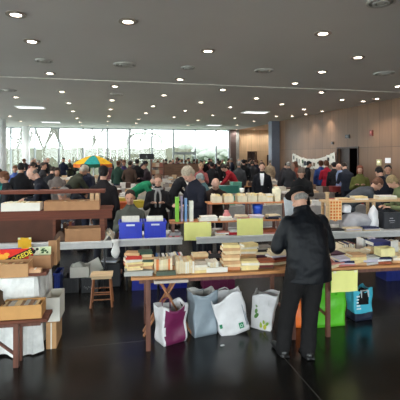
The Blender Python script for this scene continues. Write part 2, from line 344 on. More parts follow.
for k, (px, py, w) in enumerate(((30.5, 107, 27), (51, 122, 18), (255.5, 112, 25), (214, 125, 14))):
    x, y = G(px, py, CEIL); Z = (CEIL-CH)*F/(155-py); hw = w/F*Z/2
    o = thing('light_panel', pl[k], 'ceiling light', (x, min(y, YW-1), CEIL), 0, 'rectangular light panels')
    obj('frame', B((-hw, hw, -.34, -.3, -.03, 0), (-hw, hw, .3, .34, -.03, 0), (-hw, -hw+.04, -.3, .3, -.03, 0), (hw-.04, hw, -.3, .3, -.03, 0)), M_white, o)
    obj('diffuser', B((-hw+.04, hw-.04, -.3, .3, -.02, -.005)), emis('panel_glow', (225, 228, 232), 1.2), o)
# small devices and notices on the right wall
def wall_y(px): t = (px-200)/F; return XW*(CY-SY*t)/(SY+CY*t)
def wall_z(px, py): t = (px-200)/F; y = wall_y(px); Z = y*CY+XW*SY; return CH+(155-py)*Z/F
for k, (nm, px, py, w, h, c, lb, ct) in enumerate((('wall_lamp', 348, 136.5, .24, .14, (60, 60, 62), 'small dark lamp box high on the wood wall above the doorway', 'lamp'), ('alarm_bell', 372, 133, .14, .2, (120, 50, 45), 'dark red alarm sounder high on the wood wall', 'alarm'),
    ('smoke_detector', 333, 143, .14, .1, (50, 40, 38), 'small dark sensor on the wall left of the doorway', 'sensor'), ('wall_switch', 379.7, 162.5, .2, .2, (205, 195, 150), 'cream square plate on the wood wall', 'switch'), ('paper_notice', 388, 160.5, .27, .17, (235, 235, 240), 'white paper notice on the wood wall', 'notice'))):
    y, z = wall_y(px), wall_z(px, py)
    o = thing(nm, lb, ct, (XW, y, z), 0)
    d = .008 if 'notice' in nm else .05
    obj('plate', B((-d, 0, -w/2, w/2, -h/2, h/2)), cmat(c, 'plastic'), o)
    if d > .01:
        bm = bmesh.new(); ell(bm, (-d, 0, 0), (.025, w*.28, h*.28)); obj('cover', bm, cmat(tuple(min(255, x+60) for x in c), 'plastic'), o, smooth=True)
# bunting of paper sheets on the right wall
bt = thing('paper_bunting', 'string of white paper sheets hung on the wood wall', 'bunting', (0, 0, 0))
bm = bmesh.new(); prev = None; rb = random.Random(3)
ya, yb = wall_y(336), wall_y(294)
N = 13
def bz(t): return 2.02-.62*4*t*(1-t)*.5
def byt(t): return yb+(ya-yb)*t
bx0 = XW-.06
for k in range(25):
    t = k/24; p = Vector((bx0, byt(t), wall_z(336, 152)*(t)+wall_z(294, 153)*(1-t)-.3*4*t*(1-t)))
    if prev: bar(bm, prev, p, .012)
    prev = p
obj('string', bm, cmat((220, 215, 205)), bt)
for k in range(N):
    t = (k+.5)/N; y = byt(t); z = wall_z(336, 152)*t+wall_z(294, 153)*(1-t)-.3*4*t*(1-t)
    w = .17; h = .38+.06*rb.random(); a = rb.uniform(-.15, .15)
    M = Matrix.Translation((bx0-.012, y, z)) @ Matrix.Rotation(a, 4, 'X')
    bm = bmesh.new(); add_box(bm, -.003, .003, -w, w, -h, 0, M); s = obj('paper_sheet', bm, cmat((226, 224, 214), 'paper'), bt)
    bm = bmesh.new(); add_box(bm, -.006, -.0035, -w*rb.uniform(.1, .6), w*rb.uniform(.0, .6), -h*rb.uniform(.5, .8), -h*rb.uniform(.2, .4), M); obj('printed_picture', bm, cmat(rb.choice([(60, 60, 60), (110, 100, 80), (90, 110, 90), (40, 45, 60)]), 'paper'), s)

# ------------------------------------------------------------ people
SKIN = [(196, 150, 128), (186, 138, 115), (205, 160, 140), (170, 124, 102)]
X3 = Vector((1, 0, 0))
class Pose: pass
def make_pose(lean=0, round_=0, head=0, yaw=0, arms='down', sit=False, stance=.09, female=False, step=0, coat='jacket'):
    P = Pose(); P.__dict__.update(locals())
    hz = .50 if sit else .92
    P.hip = Vector((0, 0, hz))
    def dirn(t): a = math.radians(lean+round_*t); return Vector((0, math.sin(a), math.cos(a)))
    P.sp = []; p = P.hip.copy(); prev = 0
    for d in (0, .12, .26, .40, .49, .56):
        p = p + dirn(d/.56)*(d-prev); prev = d; P.sp.append((p.copy(), dirn(d/.56)))
    up = P.sp[3][1]
    P.sh = [p0 + up*.02 for p0 in (P.sp[3][0]+Vector((-.175, 0, 0)), P.sp[3][0]+Vector((.175, 0, 0)))]
    ha = math.radians(lean+round_+head)
    P.headM = Matrix.Translation(P.sp[5][0] + Vector((0, math.sin(ha*.8), math.cos(ha*.8)))*.145 + Vector((0, .02, 0))) @ Matrix.Rotation(math.radians(yaw), 4, 'Z') @ Matrix.Rotation(-ha, 4, 'X')
    P.arm = []
    for s, sh in zip((-1, 1), P.sh):
        if arms == 'down': el = sh+Vector((s*.07, -.02, -.27)); wr = el+Vector((-s*.01, .09, -.23)); hd = Vector((-s*.05, .25, -.95))
        elif arms == 'front': el = sh+Vector((s*.06, .06, -.26)); wr = el+Vector((-s*.10, .20, .02)); hd = Vector((-s*.35, .9, -.05))
        elif arms == 'reach': el = sh+Vector((s*.05, .15, -.22)); wr = el+Vector((-s*.05, .17, -.17)); hd = Vector((-s*.2, .6, -.75))
        elif arms == 'pocket': el = sh+Vector((s*.09, -.06, -.26)); wr = el+Vector((-s*.05, .13, -.19)); hd = Vector((-s*.4, .5, -.75))
        elif arms == 'hold': el = sh+Vector((s*.07, .03, -.27)); wr = el+Vector((-s*.13, .16, .11)); hd = Vector((-s*.45, .75, .35))
        P.arm.append((sh, el, wr, hd.normalized()))
    P.leg = []
    for s in (-1, 1):
        h = P.hip+Vector((s*.09, 0, -.02))
        if sit: k = Vector((s*.12, .42, .50)); a = Vector((s*.12, .40, .08))
        else:
            y = s*step; k = Vector((s*(stance+.01), y*.5+.02, .49)); a = Vector((s*stance*1.1, y, .085))
        P.leg.append((h, k, a))
    return P
def head_bm(bm, M, fine=True):
    def e(c, r): ell(bm, (0, 0, 0), (1, 1, 1), M=None) if 0 else bmesh.ops.create_icosphere(bm, subdivisions=3 if fine else 2, radius=1, matrix=M @ Matrix.Translation(c) @ Matrix.Diagonal((*r, 1)))
    e((0, -.012, .025), (.077, .096, .095)); e((0, .022, -.045), (.058, .066, .072)); e((0, .062, -.088), (.026, .022, .022))
    e((0, .03, .03), (.068, .062, .06)); e((0, .078, .018), (.05, .014, .012))
    e((0, .094, -.012), (.011, .016, .026)); e((0, .102, -.03), (.016, .016, .012))
    e((.045, .066, -.03), (.02, .02, .022)); e((-.045, .066, -.03), (.02, .02, .022))
    for s in (-1, 1): e((s*.08, -.008, -.008), (.011, .02, .032))
def hand_bm(bm, wr, d, side, curl=.35):
    d = Vector(d).normalized(); lat = Vector((0, 1, 0)) if abs(d.z) > .7 else Vector((-side, 0, 0))
    lat = (lat-d*lat.dot(d)).normalized(); nrm = d.cross(lat).normalized()
    if nrm.x*side > 0 and abs(d.z) > .7: nrm = -nrm
    if abs(d.z) <= .7 and nrm.z > 0: nrm = -nrm
    pal = wr+d*.05
    for k in (-1, -.33, .33, 1): chain(bm, [wr+lat*k*.018, wr+d*.085+lat*k*.031], [.019, .0145], 8)
    for k, L in zip((1, .33, -.33, -1), (.072, .08, .074, .058)):
        p = wr+d*.088+lat*k*.031; q = [p]; a = 0; dd = d
        for j, fr in enumerate((.45, .32, .23)):
            a += curl*(.6+.5*j); dd = d*math.cos(a)+nrm*math.sin(a); q.append(q[-1]+dd*L*fr)
        chain(bm, q, [.0115, .0105, .0098, .0088], 8)
    b = wr+d*.02+lat*.026; t1 = b+(lat*.75+d*.65+nrm*.25).normalized()*.042; t2 = t1+(lat*.25+d*.95+nrm*.3).normalized()*.032
    chain(bm, [b, t1, t2], [.015, .0125, .0105], 8)
def torso(bm, P, inf=0.0, hem=None, flare=0.0, n=24):
    W = [.165, .142, .165, .178, .125, .062]; D = [.108, .098, .115, .108, .08, .058]
    if P.female: W = [.178, .132, .155, .160, .112, .054]; D = [.118, .095, .125, .1, .074, .05]
    rings = []
    if hem:
        for k in (1.0, .5):
            c = P.hip+Vector((0, 0, -hem*k)) + (Vector((0, .10*k, .0)) if P.sit else Vector((0, 0, 0)))
            rings.append(ering(c, X3, Vector((0, 1, 0)), W[0]+inf+flare*k, D[0]+inf+flare*k*.8, n))
    else: rings.append(ering(P.hip-P.sp[0][1]*.09, X3, Vector((0, P.sp[0][1].z, -P.sp[0][1].y)), W[0]*.8+inf, D[0]*.8+inf, n))
    for i, (p, d) in enumerate(P.sp):
        if inf and i == 5: rings.append(ering(p-d*.005, X3, Vector((0, d.z, -d.y)), W[i]+.022, D[i]+.022, n)); continue
        rings.append(ering(p, X3, Vector((0, d.z, -d.y)), W[i]+inf, D[i]+inf, n))
    loft(bm, rings)
def build_proto(P, vox=.012, coatvox=.015, disp=(.012, .13), longcoat=False):
    M = {}
    bm = bmesh.new(); head_bm(bm, P.headM)
    hp = P.headM @ Vector((0, -.025, -.05)); chain(bm, [P.sp[4][0], P.sp[5][0], hp], [.066, .055, .052])
    torso(bm, P, -.02)
    for (sh, el, wr, hd), s in zip(P.arm, (-1, 1)):
        chain(bm, [P.sp[3][0]+(sh-P.sp[3][0])*.6, sh, el, wr], [.06, .046, .034, .024]); hand_bm(bm, wr, hd, s, .45 if P.arms in ('down', 'pocket') else .4)
    for h, k, a in P.leg:
        chain(bm, [h, k, a, a+Vector((0, .11, -.045))], [.078, .045, .034, .026])
    M['body'] = remesh(bm, vox, 2)
    bm = bmesh.new(); torso(bm, P, .025, hem=(.42 if longcoat else .12), flare=.03 if longcoat else .012)
    for sh, el, wr, hd in P.arm: chain(bm, [P.sp[3][0]+(sh-P.sp[3][0])*.5+P.sp[3][1]*.0, sh, el, wr-(wr-el).normalized()*.015], [.085, .07, .056, .044], 16)
    p, d = P.sp[5]; ay = Vector((0, d.z, -d.y))
    loft(bm, [ering(p-d*.05, X3, ay, .105, .085), ering(p-d*.0, X3, ay, .078, .072), ering(p+d*.03, X3, ay, .07, .066)])
    M['coat'] = remesh(bm, coatvox, 2, disp)
    bm = bmesh.new()
    loft(bm, [ering(P.hip-Vector((0, 0, .1)), X3, Vector((0, 1, 0)), .15, .1), ering(P.hip, X3, Vector((0, 1, 0)), .172, .115), ering(P.hip+P.sp[0][1]*.08, X3, Vector((0, 1, 0)), .155, .108)])
    for h, k, a in P.leg: chain(bm, [h, k, a+Vector((0, -.01, -.02))], [.098, .07, .058], 16)
    M['trousers'] = remesh(bm, coatvox, 2, (.01, .1))
    M['shoe'] = []
    for s, (h, k, a) in zip((-1, 1), P.leg):
        bm = bmesh.new(); o = Vector((a.x, a.y, 0))
        chain(bm, [o+Vector((0, -.055, .042)), o+Vector((s*.01, .07, .036)), o+Vector((s*.02, .15, .03))], [.042, .043, .03], 12)
        add_box(bm, o.x-.04, o.x+.045, o.y-.09, o.y+.12, .002, .02)
        chain(bm, [o+Vector((0, -.01, .04)), o+Vector((0, -.01, .09))], [.045, .043]); M['shoe'].append(remesh(bm, .011, 2))
    return M
def hair_mesh(kind):
    bm = bmesh.new()
    if kind == 'short':
        ell(bm, (0, -.028, .045), (.086, .1, .088), sub=3); ell(bm, (0, -.05, .0), (.08, .07, .07), sub=3)
    elif kind == 'full':
        ell(bm, (0, -.028, .05), (.096, .11, .092), sub=3); ell(bm, (0, -.055, -.01), (.094, .072, .08), sub=3)
    elif kind == 'long':
        ell(bm, (0, -.03, .045), (.092, .104, .092), sub=3); ell(bm, (0, -.055, -.06), (.092, .07, .11), sub=3); ell(bm, (.075, -.01, -.05), (.022, .045, .09)); ell(bm, (-.075, -.01, -.05), (.022, .045, .09))
    elif kind == 'fringe':
        ell(bm, (0, -.05, -.005), (.082, .066, .045), sub=3)
    elif kind == 'cap':
        ell(bm, (0, -.012, .062), (.09, .108, .07), sub=3); ell(bm, (0, .09, .045), (.065, .07, .012)); 
    for v in bm.verts: v.co += Vector((0, 0, 1))*noise.noise(v.co*30)*.004
    return remesh(bm, .009, 2, (.008, .03))
HAIR = {k: hair_mesh(k) for k in ('short', 'full', 'long', 'fringe', 'cap')}
EYE = mesh_of('eye', (lambda b: (ell(b, (0, 0, 0), (.011, .007, .006)), b)[1])(bmesh.new()), None); EYE.materials.append(None)
MOU = mesh_of('mouth', (lambda b: (ell(b, (0, 0, 0), (.024, .008, .006)), b)[1])(bmesh.new()), None); MOU.materials.append(None)
POSES = {}
def proto(key):  # one body, coat, trousers and shoes per pose
    if key in POSES: return POSES[key]
    spec = dict(stand=dict(round_=4, head=4, arms='down'), browse=dict(lean=6, round_=14, head=28, arms='front'), bend=dict(lean=24, round_=18, head=10, arms='reach'),
        woman=dict(round_=6, head=12, arms='hold', female=True), womanbrowse=dict(lean=10, round_=16, head=22, arms='front', female=True), pocket=dict(round_=8, head=10, arms='pocket', step=.06),
        stoop=dict(lean=48, round_=22, head=-14, arms='reach'), sit=dict(sit=True, lean=6, round_=12, head=14, arms='hold'), sitboy=dict(sit=True, lean=2, round_=6, head=4, arms='hold'), sitwoman=dict(sit=True, lean=4, round_=10, head=20, arms='hold', female=True))[key]
    P = make_pose(**spec); POSES[key] = (P, build_proto(P, longcoat=(key in ('pocket',)))); return POSES[key]
def person(key, label, xy, face, h=1.72, coat=(35, 36, 42), trou=(38, 40, 48), hair=('short', (60, 48, 40)), skin=0, group=None, near=False, z=0, shirt=None, names=('coat', 'trousers')):
    P, M = proto(key)
    r = bpy.data.objects.new('person', M['body']); COL.objects.link(r)
    slot(r, cmat(SKIN[skin % 4], 'skin')); k = h/1.75
    r.location = (xy[0], xy[1], z); r.rotation_euler = (0, 0, face-math.pi/2); r.scale = (k, k, k)
    tag(r, label, 'person', group)
    def ch(nm, me, m, mw=None):
        o = bpy.data.objects.new(nm, me); COL.objects.link(o); o.parent = r; slot(o, m)
        if mw is not None: o.matrix_local = mw
        return o
    c = ch(names[0], M['coat'], cmat(coat)); ch(names[1], M['trousers'], cmat(trou)); [ch('shoe', q, cmat((28, 26, 26), 'plastic')) for q in M['shoe']]
    if hair: ch('cap' if hair[0] == 'cap' else 'hair', HAIR[hair[0]], cmat(hair[1], 'cloth' if hair[0] == 'cap' else 'hair'), P.headM)
    if near:
        for s in (-1, 1): ch('eye', EYE, cmat((30, 24, 22), 'plastic'), P.headM @ Matrix.Translation((s*.031, .083, .004)))
        ch('mouth', MOU, cmat((150, 82, 78), 'plastic'), P.headM @ Matrix.Translation((0, .082, -.062)))
    if shirt:
        p, d = P.sp[3]; n = Vector((0, d.z, -d.y))
        bm = bmesh.new(); f0 = .168
        pts = [(-.06, .13), (.06, .13), (.052, .0), (.03, -.2), (-.03, -.2), (-.052, .0)]
        vs = []
        for q in (0, -.03):
            vs.append([bm.verts.new(p+X3*x+d*zz+n*(f0+q-max(0, zz)*.42)) for x, zz in pts])
        bm.faces.new(vs[0]); bm.faces.new(list(reversed(vs[1])))
        for i in range(6): bm.faces.new((vs[0][i], vs[1][i], vs[1][(i+1) % 6], vs[0][(i+1) % 6]))
        o = obj('shirt', bm, cmat(shirt), c)
    return r
def scarf(r, key, c):
    P = POSES[key][0]; p, d = P.sp[5]; n = Vector((0, d.z, -d.y)); bm = bmesh.new()
    ring = [p-d*.02+X3*(.085*math.cos(t))+n*(.08*math.sin(t)+.005) for t in [2*math.pi*i/16 for i in range(17)]]
    chain(bm, ring, [.026]*17, 8)
    for s in (-1, 1): chain(bm, [p-d*.03+n*.10+X3*s*.02, p-d*.12+n*.13+X3*s*.05, p-d*.24+n*.165+X3*s*.055, p-d*.36+n*.165+X3*s*.04], [.026, .024, .022, .018], 8)
    o = bpy.data.objects.new('scarf', remesh(bm, .009, 1)); COL.objects.link(o); o.parent = r; slot(o, cmat(c))
TOCAM = lambda xy: math.atan2(-xy[1], -xy[0])
FWD = math.radians(90-12.8)
RIGHT, LEFT = FWD-math.pi/2, FWD+math.pi/2

# ------------------------------------------------------------ books and small goods
CREAM = [('cream', (228, 202, 158)), ('pale yellow', (232, 210, 150)), ('ivory', (232, 218, 188)), ('tan', (206, 162, 118)), ('off-white', (228, 220, 204))]
MIX = [('orange', (214, 110, 58)), ('red', (190, 52, 44)), ('white', (232, 230, 226)), ('navy', (40, 50, 96)), ('grey', (140, 140, 142)), ('black', (36, 34, 36)), ('cream', (226, 208, 168)), ('green', (70, 104, 84)), ('purple', (96, 70, 110)), ('pink', (206, 130, 140))]
DARKS = [('dark red', (110, 46, 44)), ('brown', (104, 72, 56)), ('black', (40, 36, 38)), ('plum', (90, 58, 76)), ('grey', (140, 134, 128)), ('cream', (220, 204, 170)), ('rust', (158, 84, 56))]
PALE = [('white', (236, 234, 230)), ('cream', (230, 216, 184)), ('lilac', (198, 190, 206)), ('beige', (214, 196, 164)), ('light grey', (188, 188, 188)), ('dark blue', (48, 52, 84)), ('rose', (200, 130, 120)), ('black', (40, 38, 40))]
W0, L0b, T0 = .12, .18, .03
bm = bmesh.new(); w, l, t = W0/2, L0b/2, T0/2
add_box(bm, -w, w, -l, l, t-.003, t); add_box(bm, -w, w, -l, l, -t, -t+.003); add_box(bm, -w, -w+.003, -l, l, -t+.003, t-.003)
COVER = mesh_of('cover', bm, None); COVER.materials.append(None)
PAGES = mesh_of('pages', B((-w+.0035, w-.004, -l+.003, l-.003, -t+.0032, t-.0032)), None); PAGES.materials.append(None)
COVER_SOLID = mesh_of('book_small', B((-w, w, -l, l, -t, t)), None); COVER_SOLID.materials.append(None)
PG = mat('book_pages', (222, 206, 172), .85, var=.12, scale=90)
PGW = mat('book_pages_white', (232, 228, 216), .85, var=.08, scale=90)
NB = [0]
def book(x, y, z, rot, dims, col, label, group, pages=True, name='book'):
    NB[0] += 1
    o = bpy.data.objects.new(name, COVER if pages else COVER_SOLID); COL.objects.link(o); slot(o, cmat(col, 'paper'))
    o.location = (x, y, z); o.rotation_euler = rot; o.scale = (dims[0]/W0, dims[1]/L0b, dims[2]/T0)
    tag(o, label, 'book', group)
    if pages:
        p = bpy.data.objects.new('pages', PAGES); COL.objects.link(p); p.parent = o; slot(p, PGW if random.random() < .35 else PG)
    return o
def stack(u, v, z, n, dims, pal, name, rz=math.pi/2, jit=.12, group=None, kind='paperback'):
    for i in range(n):
        cn, c = random.choice(pal); w = dims[0]*random.uniform(.9, 1.06); L = dims[1]*random.uniform(.92, 1.05); T = dims[2]*random.uniform(.75, 1.25)
        x, y = ST(u+random.uniform(-.012, .012), v+random.uniform(-.012, .012))
        pos = ('topmost' if i == n-1 else 'lowest' if i == 0 else ORD[i]+' from bottom')
        book(x, y, z+T/2, (0, 0, SR+rz+random.uniform(-jit, jit)), (w, L, T), c, '%s %s, %s, %s' % (cn, kind, pos, name), group or 'books in the '+name)
        z += T+.0008
    return z
def row(u0, n, v, z, dims, pal, name, mode='spine', lean=0, kind='paperback', along='u', group=None, pages=True):
    u = u0
    for i in range(n):
        cn, c = random.choice(pal); T = dims[2]*random.uniform(.7, 1.3); w = dims[0]*random.uniform(.92, 1.06); L = dims[1]*random.uniform(.92, 1.06)
        a, b = (u+T/2, v) if along == 'u' else (v, u+T/2)
        x, y = ST(a, b); rzz = SR if along == 'u' else SR+math.pi/2
        if mode == 'spine': rot = Euler((math.pi/2, 0, rzz+math.pi/2)); hz = L/2
        else: rot = Euler((0, math.pi/2, rzz)); hz = w/2
        book(x, y, z+hz, rot, (w, L, T), c, '%s %s, %s from %s, %s' % (cn, kind, ORD[i] if i < 20 else str(i+1), 'left' if along == 'u' else 'front', name), group or 'books in the '+name, pages)
        u += T+.0012
    return u
def SB(u0, u1, v0, v1, z0, z1):      # box in stall axes -> matrix-ready boxes in an object rotated by SR at ST(uc, vc)
    return None
def sobj(name, label, cat, u, v, z=0, rz=0, group=None):
    x, y = ST(u, v); return thing(name, label, cat, (x, y, z), SR+rz, group)
W_table = wood('honey_wood', (204, 142, 88), .5, 0); W_brown = wood('brown_wood', (108, 58, 38), .7, 0); W_leg = wood('leg_wood', (112, 70, 56), .45, 2)
W_pale = wood('pale_plank', (206, 170, 128), .55, 0, dark=.8); W_orange = wood('orange_plank', (196, 124, 76), .5, 0); W_red = wood('reddish_board', (100, 48, 30), .75, 0, dark=.75)
M_wt = mat('white_tabletop', (206, 206, 206), .55, var=.05); M_cloth = cmat((232, 232, 230)); M_card = mat('cardboard', (190, 146, 102), .85, var=.08, scale=8); M_card2 = mat('brown_cardboard', (168, 124, 88), .85, var=.1, scale=8)
# front wooden tables
def wood_table(u0, u1, v0, v1, h, label, m=None, lw=.045, group=None, th=.03, brace=True, inl=.05):
    uc, vc = (u0+u1)/2, (v0+v1)/2; a, b = (u1-u0)/2, (v1-v0)/2
    o = sobj('wooden_table', label, 'table', uc, vc, group=group)
    obj('table_top', B((-a, a, -b, b, h-th, h)), m or W_table, o, bev=.004)
    for y0 in (-b+.09, b-.11): obj('apron', B((-a+.08, a-.08, y0, y0+.02, h-th-.06, h-th)), W_leg, o)
    for sx in (-1, 1):
        for sy in (-1, 1):
            bm = bmesh.new(); x, y = (-(a-inl) if sx < 0 else a-.04), sy*(b-.06); bar(bm, (x, y, h-th), (x+sx*.0, y, 0), lw, lw*.8)
            obj('leg', bm, W_leg, o)
        if brace: bm = bmesh.new(); bar(bm, ((-(a-inl) if sx < 0 else a-.04), -b+.06, .22), ((-(a-inl) if sx < 0 else a-.04), b-.06, .22), .03, .02); obj('stretcher', bm, W_leg, o)
    return o
uA, uB, uC = U(131, 0)-.0, U(299, 0), U(323, 0)
wood_table(uA, uB, 0, .78, .75, 'long front wooden table left of the man in the black jacket, crowded with books', inl=.17)
wood_table(uC, uC+2.1, 0, .78, .75, 'front wooden table right of the man in the black jacket', inl=.085)
# crossed-leg folding stand in front of the left end
us = U(171, .02); o = sobj('folding_stand', 'crossed-leg wooden folding stand with pale top under the left of the front table', 'folding stand', us, .10)
obj('stand_top', B((-.17, .17, -.13, .56, .685, .712)), mat('pale_canvas', (188, 176, 166), .8), o, bev=.004)
for s in (-1, 1):
    for y in (.28, .40):
        bm = bmesh.new(); bar(bm, (s*.15, y+s*.018, .685), (-s*.26, y+s*.018, 0.0), .034, .018); obj('leg', bm, wood('stand_leg', (176, 116, 76), .5, 2), o)
# white tables of the back row
def white_table(u0, u1, v0, v1, label, h=.75, ap=.1):
    uc, vc = (u0+u1)/2, (v0+v1)/2; a, b = (u1-u0)/2, (v1-v0)/2
    o = sobj('folding_table', label, 'table', uc, vc, group='white folding tables of the stall')
    obj('table_top', B((-a, a, -b, b, h-.035, h)), M_wt, o, bev=.006)
    for y0 in (-b+.005, b-.02): obj('apron', B((-a+.01, a-.01, y0, y0+.015, h-ap, h-.035)), M_wt, o)
    for sx in (-1, 1):
        for sy in (-1, 1):
            bm = bmesh.new(); chain(bm, [(sx*(a-.12), sy*(b-.08), h-.04), (sx*(a-.12), sy*(b-.08), .016)], [.016, .016], 10); obj('leg', bm, M_dark, o, smooth=True)
        bm = bmesh.new(); bar(bm, (sx*(a-.12), -b+.08, .3), (sx*(a-.12), b-.08, .3), .02); obj('cross_tube', bm, M_dark, o)
white_table(U(-60, 1.80), U(113, 1.80), 1.80, 2.5, 'white-topped table carrying the brown wooden shelf unit on the left')
white_table(U(118, 1.86), U(183, 1.86), 1.86, 2.5, 'short white-topped table carrying the two blue crates')
u_m = U(196, 1.86)
white_table(u_m, u_m+1.70, 1.86, 2.55, 'white-topped table under the plank shelves behind the yellow signs')
white_table(u_m+1.71, u_m+3.6, 1.86, 2.55, 'white-topped table on the right under the grey covered heap')
# wrung white cloth hanging at the corner
bm = bmesh.new(); n = 14; rings = []
for k, (z, r, ax) in enumerate(((.765, .05, .06), (.74, .03, .05), (.70, .025, .035), (.66, .03, .045), (.60, .035, .06), (.55, .03, .05), (.51, .012, .02))):
    rings.append([Vector((ax*math.cos(t)*(1+.18*math.sin(3*t+k)), r*math.sin(t)*(1+.2*math.cos(4*t+k)), z)) for t in [2*math.pi*i/n for i in range(n)]])
loft(bm, list(reversed(rings))); x, y = ST(U(116, 1.82), 1.82-.035)
tag(obj('hanging_cloth', bm, M_cloth, loc=(x, y, 0), rot=(0, 0, SR), smooth=True), 'crumpled white cloth hanging off the table corner beside the blue crates', 'cloth')

# plank shelves on the back row
def plank(u0, u1, v0, v1, z, th, label, m, zb=.75, posts=3, pm=None):
    uc, vc = (u0+u1)/2, (v0+v1)/2; a, b = (u1-u0)/2, (v1-v0)/2
    o = sobj('plank_shelf', label, 'shelf', uc, vc)
    obj('shelf_board', B((-a, a, -b, b, z-th, z)), m, o, bev=.003)
    for k in range(posts):
        x = -a+.05+(2*a-.1)*k/(posts-1)
        for y in (-b+.04, b-.04): obj('post', B((x-.02, x+.02, y-.02, y+.02, zb+.001, z-th)), pm or W_leg, o)
    return o
plank(U(170, 1.9), U(282, 1.9), 1.9, 2.16, .97, .025, 'orange wooden plank shelf just above the white table, left of the man in the hat', W_orange)
plank(U(208, 2.22), U(292, 2.22), 2.22, 2.5, 1.2, .022, 'upper orange plank shelf carrying a row of book-filled boxes', W_orange)
ps = plank(U(326, 2.2), U(326, 2.2)+1.75, 2.2, 2.46, 1.2, .035, 'upper pale wooden plank shelf on the right', W_pale, pm=W_pale)
# stall goods: front table, left to right
TZ = .7508
def up(px, v): return U(px, v)
zz = stack(up(139, .14), .14, TZ, 2, (.2, .27, .026), [('grey green', (120, 130, 118)), ('pale grey', (176, 176, 170))], 'wide base pile at the left end of the front table', kind='picture book')
stack(up(134, .13), .13, zz, 8, (.13, .16, .021), CREAM+[('pink', (206, 150, 140)), ('red', (190, 60, 50)), ('grey', (150, 150, 148))], 'left pile at the table end', jit=.3)
stack(up(146, .15), .15, zz, 7, (.12, .15, .023), CREAM+[('red', (196, 62, 48)), ('orange', (212, 110, 60)), ('dark green', (60, 80, 66))], 'right pile at the table end', jit=.3)
stack(up(127, .36)+.06, .42, TZ, 5, (.13, .18, .024), MIX, 'small pile at the far left corner of the front table')
u = row(up(154, .14), 9, .14, TZ, (.11, .145, .02), [('orange', (222, 130, 80)), ('white', (232, 228, 220)), ('ivory', (232, 218, 188)), ('red', (204, 70, 50)), ('cream', (226, 208, 168)), ('cream', (226, 200, 160))], 'bright row of spines beside the left piles')
stack(up(165, .035), .035, TZ, 2, (.06, .20, .02), [('dark green', (54, 70, 60)), ('grey green', (88, 98, 84))], 'low dark pair in front of the bright row', jit=.02)
row(up(156, .45), 13, .45, TZ, (.11, .15, .022), [('white', (226, 224, 222)), ('blue', (50, 90, 140)), ('ivory', (230, 220, 190)), ('grey', (130, 128, 132)), ('black', (40, 40, 42)), ('pink', (190, 110, 110))], 'colourful rear row below the first yellow sign', mode='up')
row(up(175.5, .14), 8, .14, TZ, (.13, .19, .021), CREAM, 'cream row of spine-up paperbacks', mode='up')
stack(up(199, .13), .13, TZ, 3, (.16, .17, .024), CREAM, 'low cream pile beside the white tray', jit=.06)
stack(up(200, .42), .42, TZ, 4, (.13, .18, .026), CREAM+[('dark blue', (50, 60, 96))], 'pile behind the low cream pile')
# white cardboard tray
def open_box(name, label, cat, u, v, z, w, d, h, m, rz=0, th=.006, group=None, flaps=False, lid=None, rot=None):
    o = sobj(name, label, cat, u, v, z, rz, group)
    if rot: o.rotation_euler = rot
    bm = B((-w/2, w/2, -d/2, d/2, 0, th), (-w/2, w/2, -d/2, -d/2+th, th, h), (-w/2, w/2, d/2-th, d/2, th, h), (-w/2, -w/2+th, -d/2+th, d/2-th, th, h), (w/2-th, w/2, -d/2+th, d/2-th, th, h))
    obj('box_body', bm, m, o)
    if flaps:
        for s in (-1, 1):
            bm = bmesh.new(); bar(bm, (s*w/2, 0, h), (s*(w/2+d*.28), 0, h-.05), d*.96, .004)
            bmesh.ops.recalc_face_normals(bm, faces=bm.faces); obj('flap', bm, m, o)
    return o
M_tray = mat('white_card', (226, 222, 212), .7, var=.04)
open_box('cardboard_tray', 'shallow white cardboard tray of books on the front table', 'tray', up(215, .15), .16, TZ, .22, .24, .05, M_tray)
row(up(215, .15)-.09, 4, .16, TZ+.007, (.09, .16, .03), CREAM, 'shallow white tray', mode='up')
stack(up(213, .48), .50, TZ, 3, (.2, .2, .02), [('black', (40, 38, 44)), ('white', (228, 226, 230))], 'black and white pile behind the white tray', jit=.25, kind='magazine')
stack(up(231, .14), .15, TZ, 8, (.13, .18, .029), [CREAM[0], CREAM[3], ('orange brown', (206, 140, 96)), CREAM[1]], 'tall cream stack left of the second sign', jit=.1)
stack(up(249, .14), .13, TZ, 4, (.13, .19, .024), CREAM, 'low cream stack below the second yellow sign')
stack(up(247, .45), .43, TZ, 7, (.14, .19, .027), CREAM+[('olive', (150, 140, 90))], 'cream stack behind the low cream stack', jit=.25)
stack(up(232, .5), .5, TZ, 4, (.14, .19, .024), CREAM+DARKS, 'low stack behind the tall leaning stack')
stack(up(264, .15), .15, TZ, 4, (.14, .18, .022), DARKS, 'dark low stack left of the man in the hat')
stack(up(263, .42), .42, TZ, 6, (.14, .2, .026), DARKS, 'dark stack farther back beside the man in the hat')
stack(up(277, .28), .28, TZ, 6, (.14, .2, .026), DARKS+PALE, 'mixed stack partly hidden by the man in the hat', jit=.4)
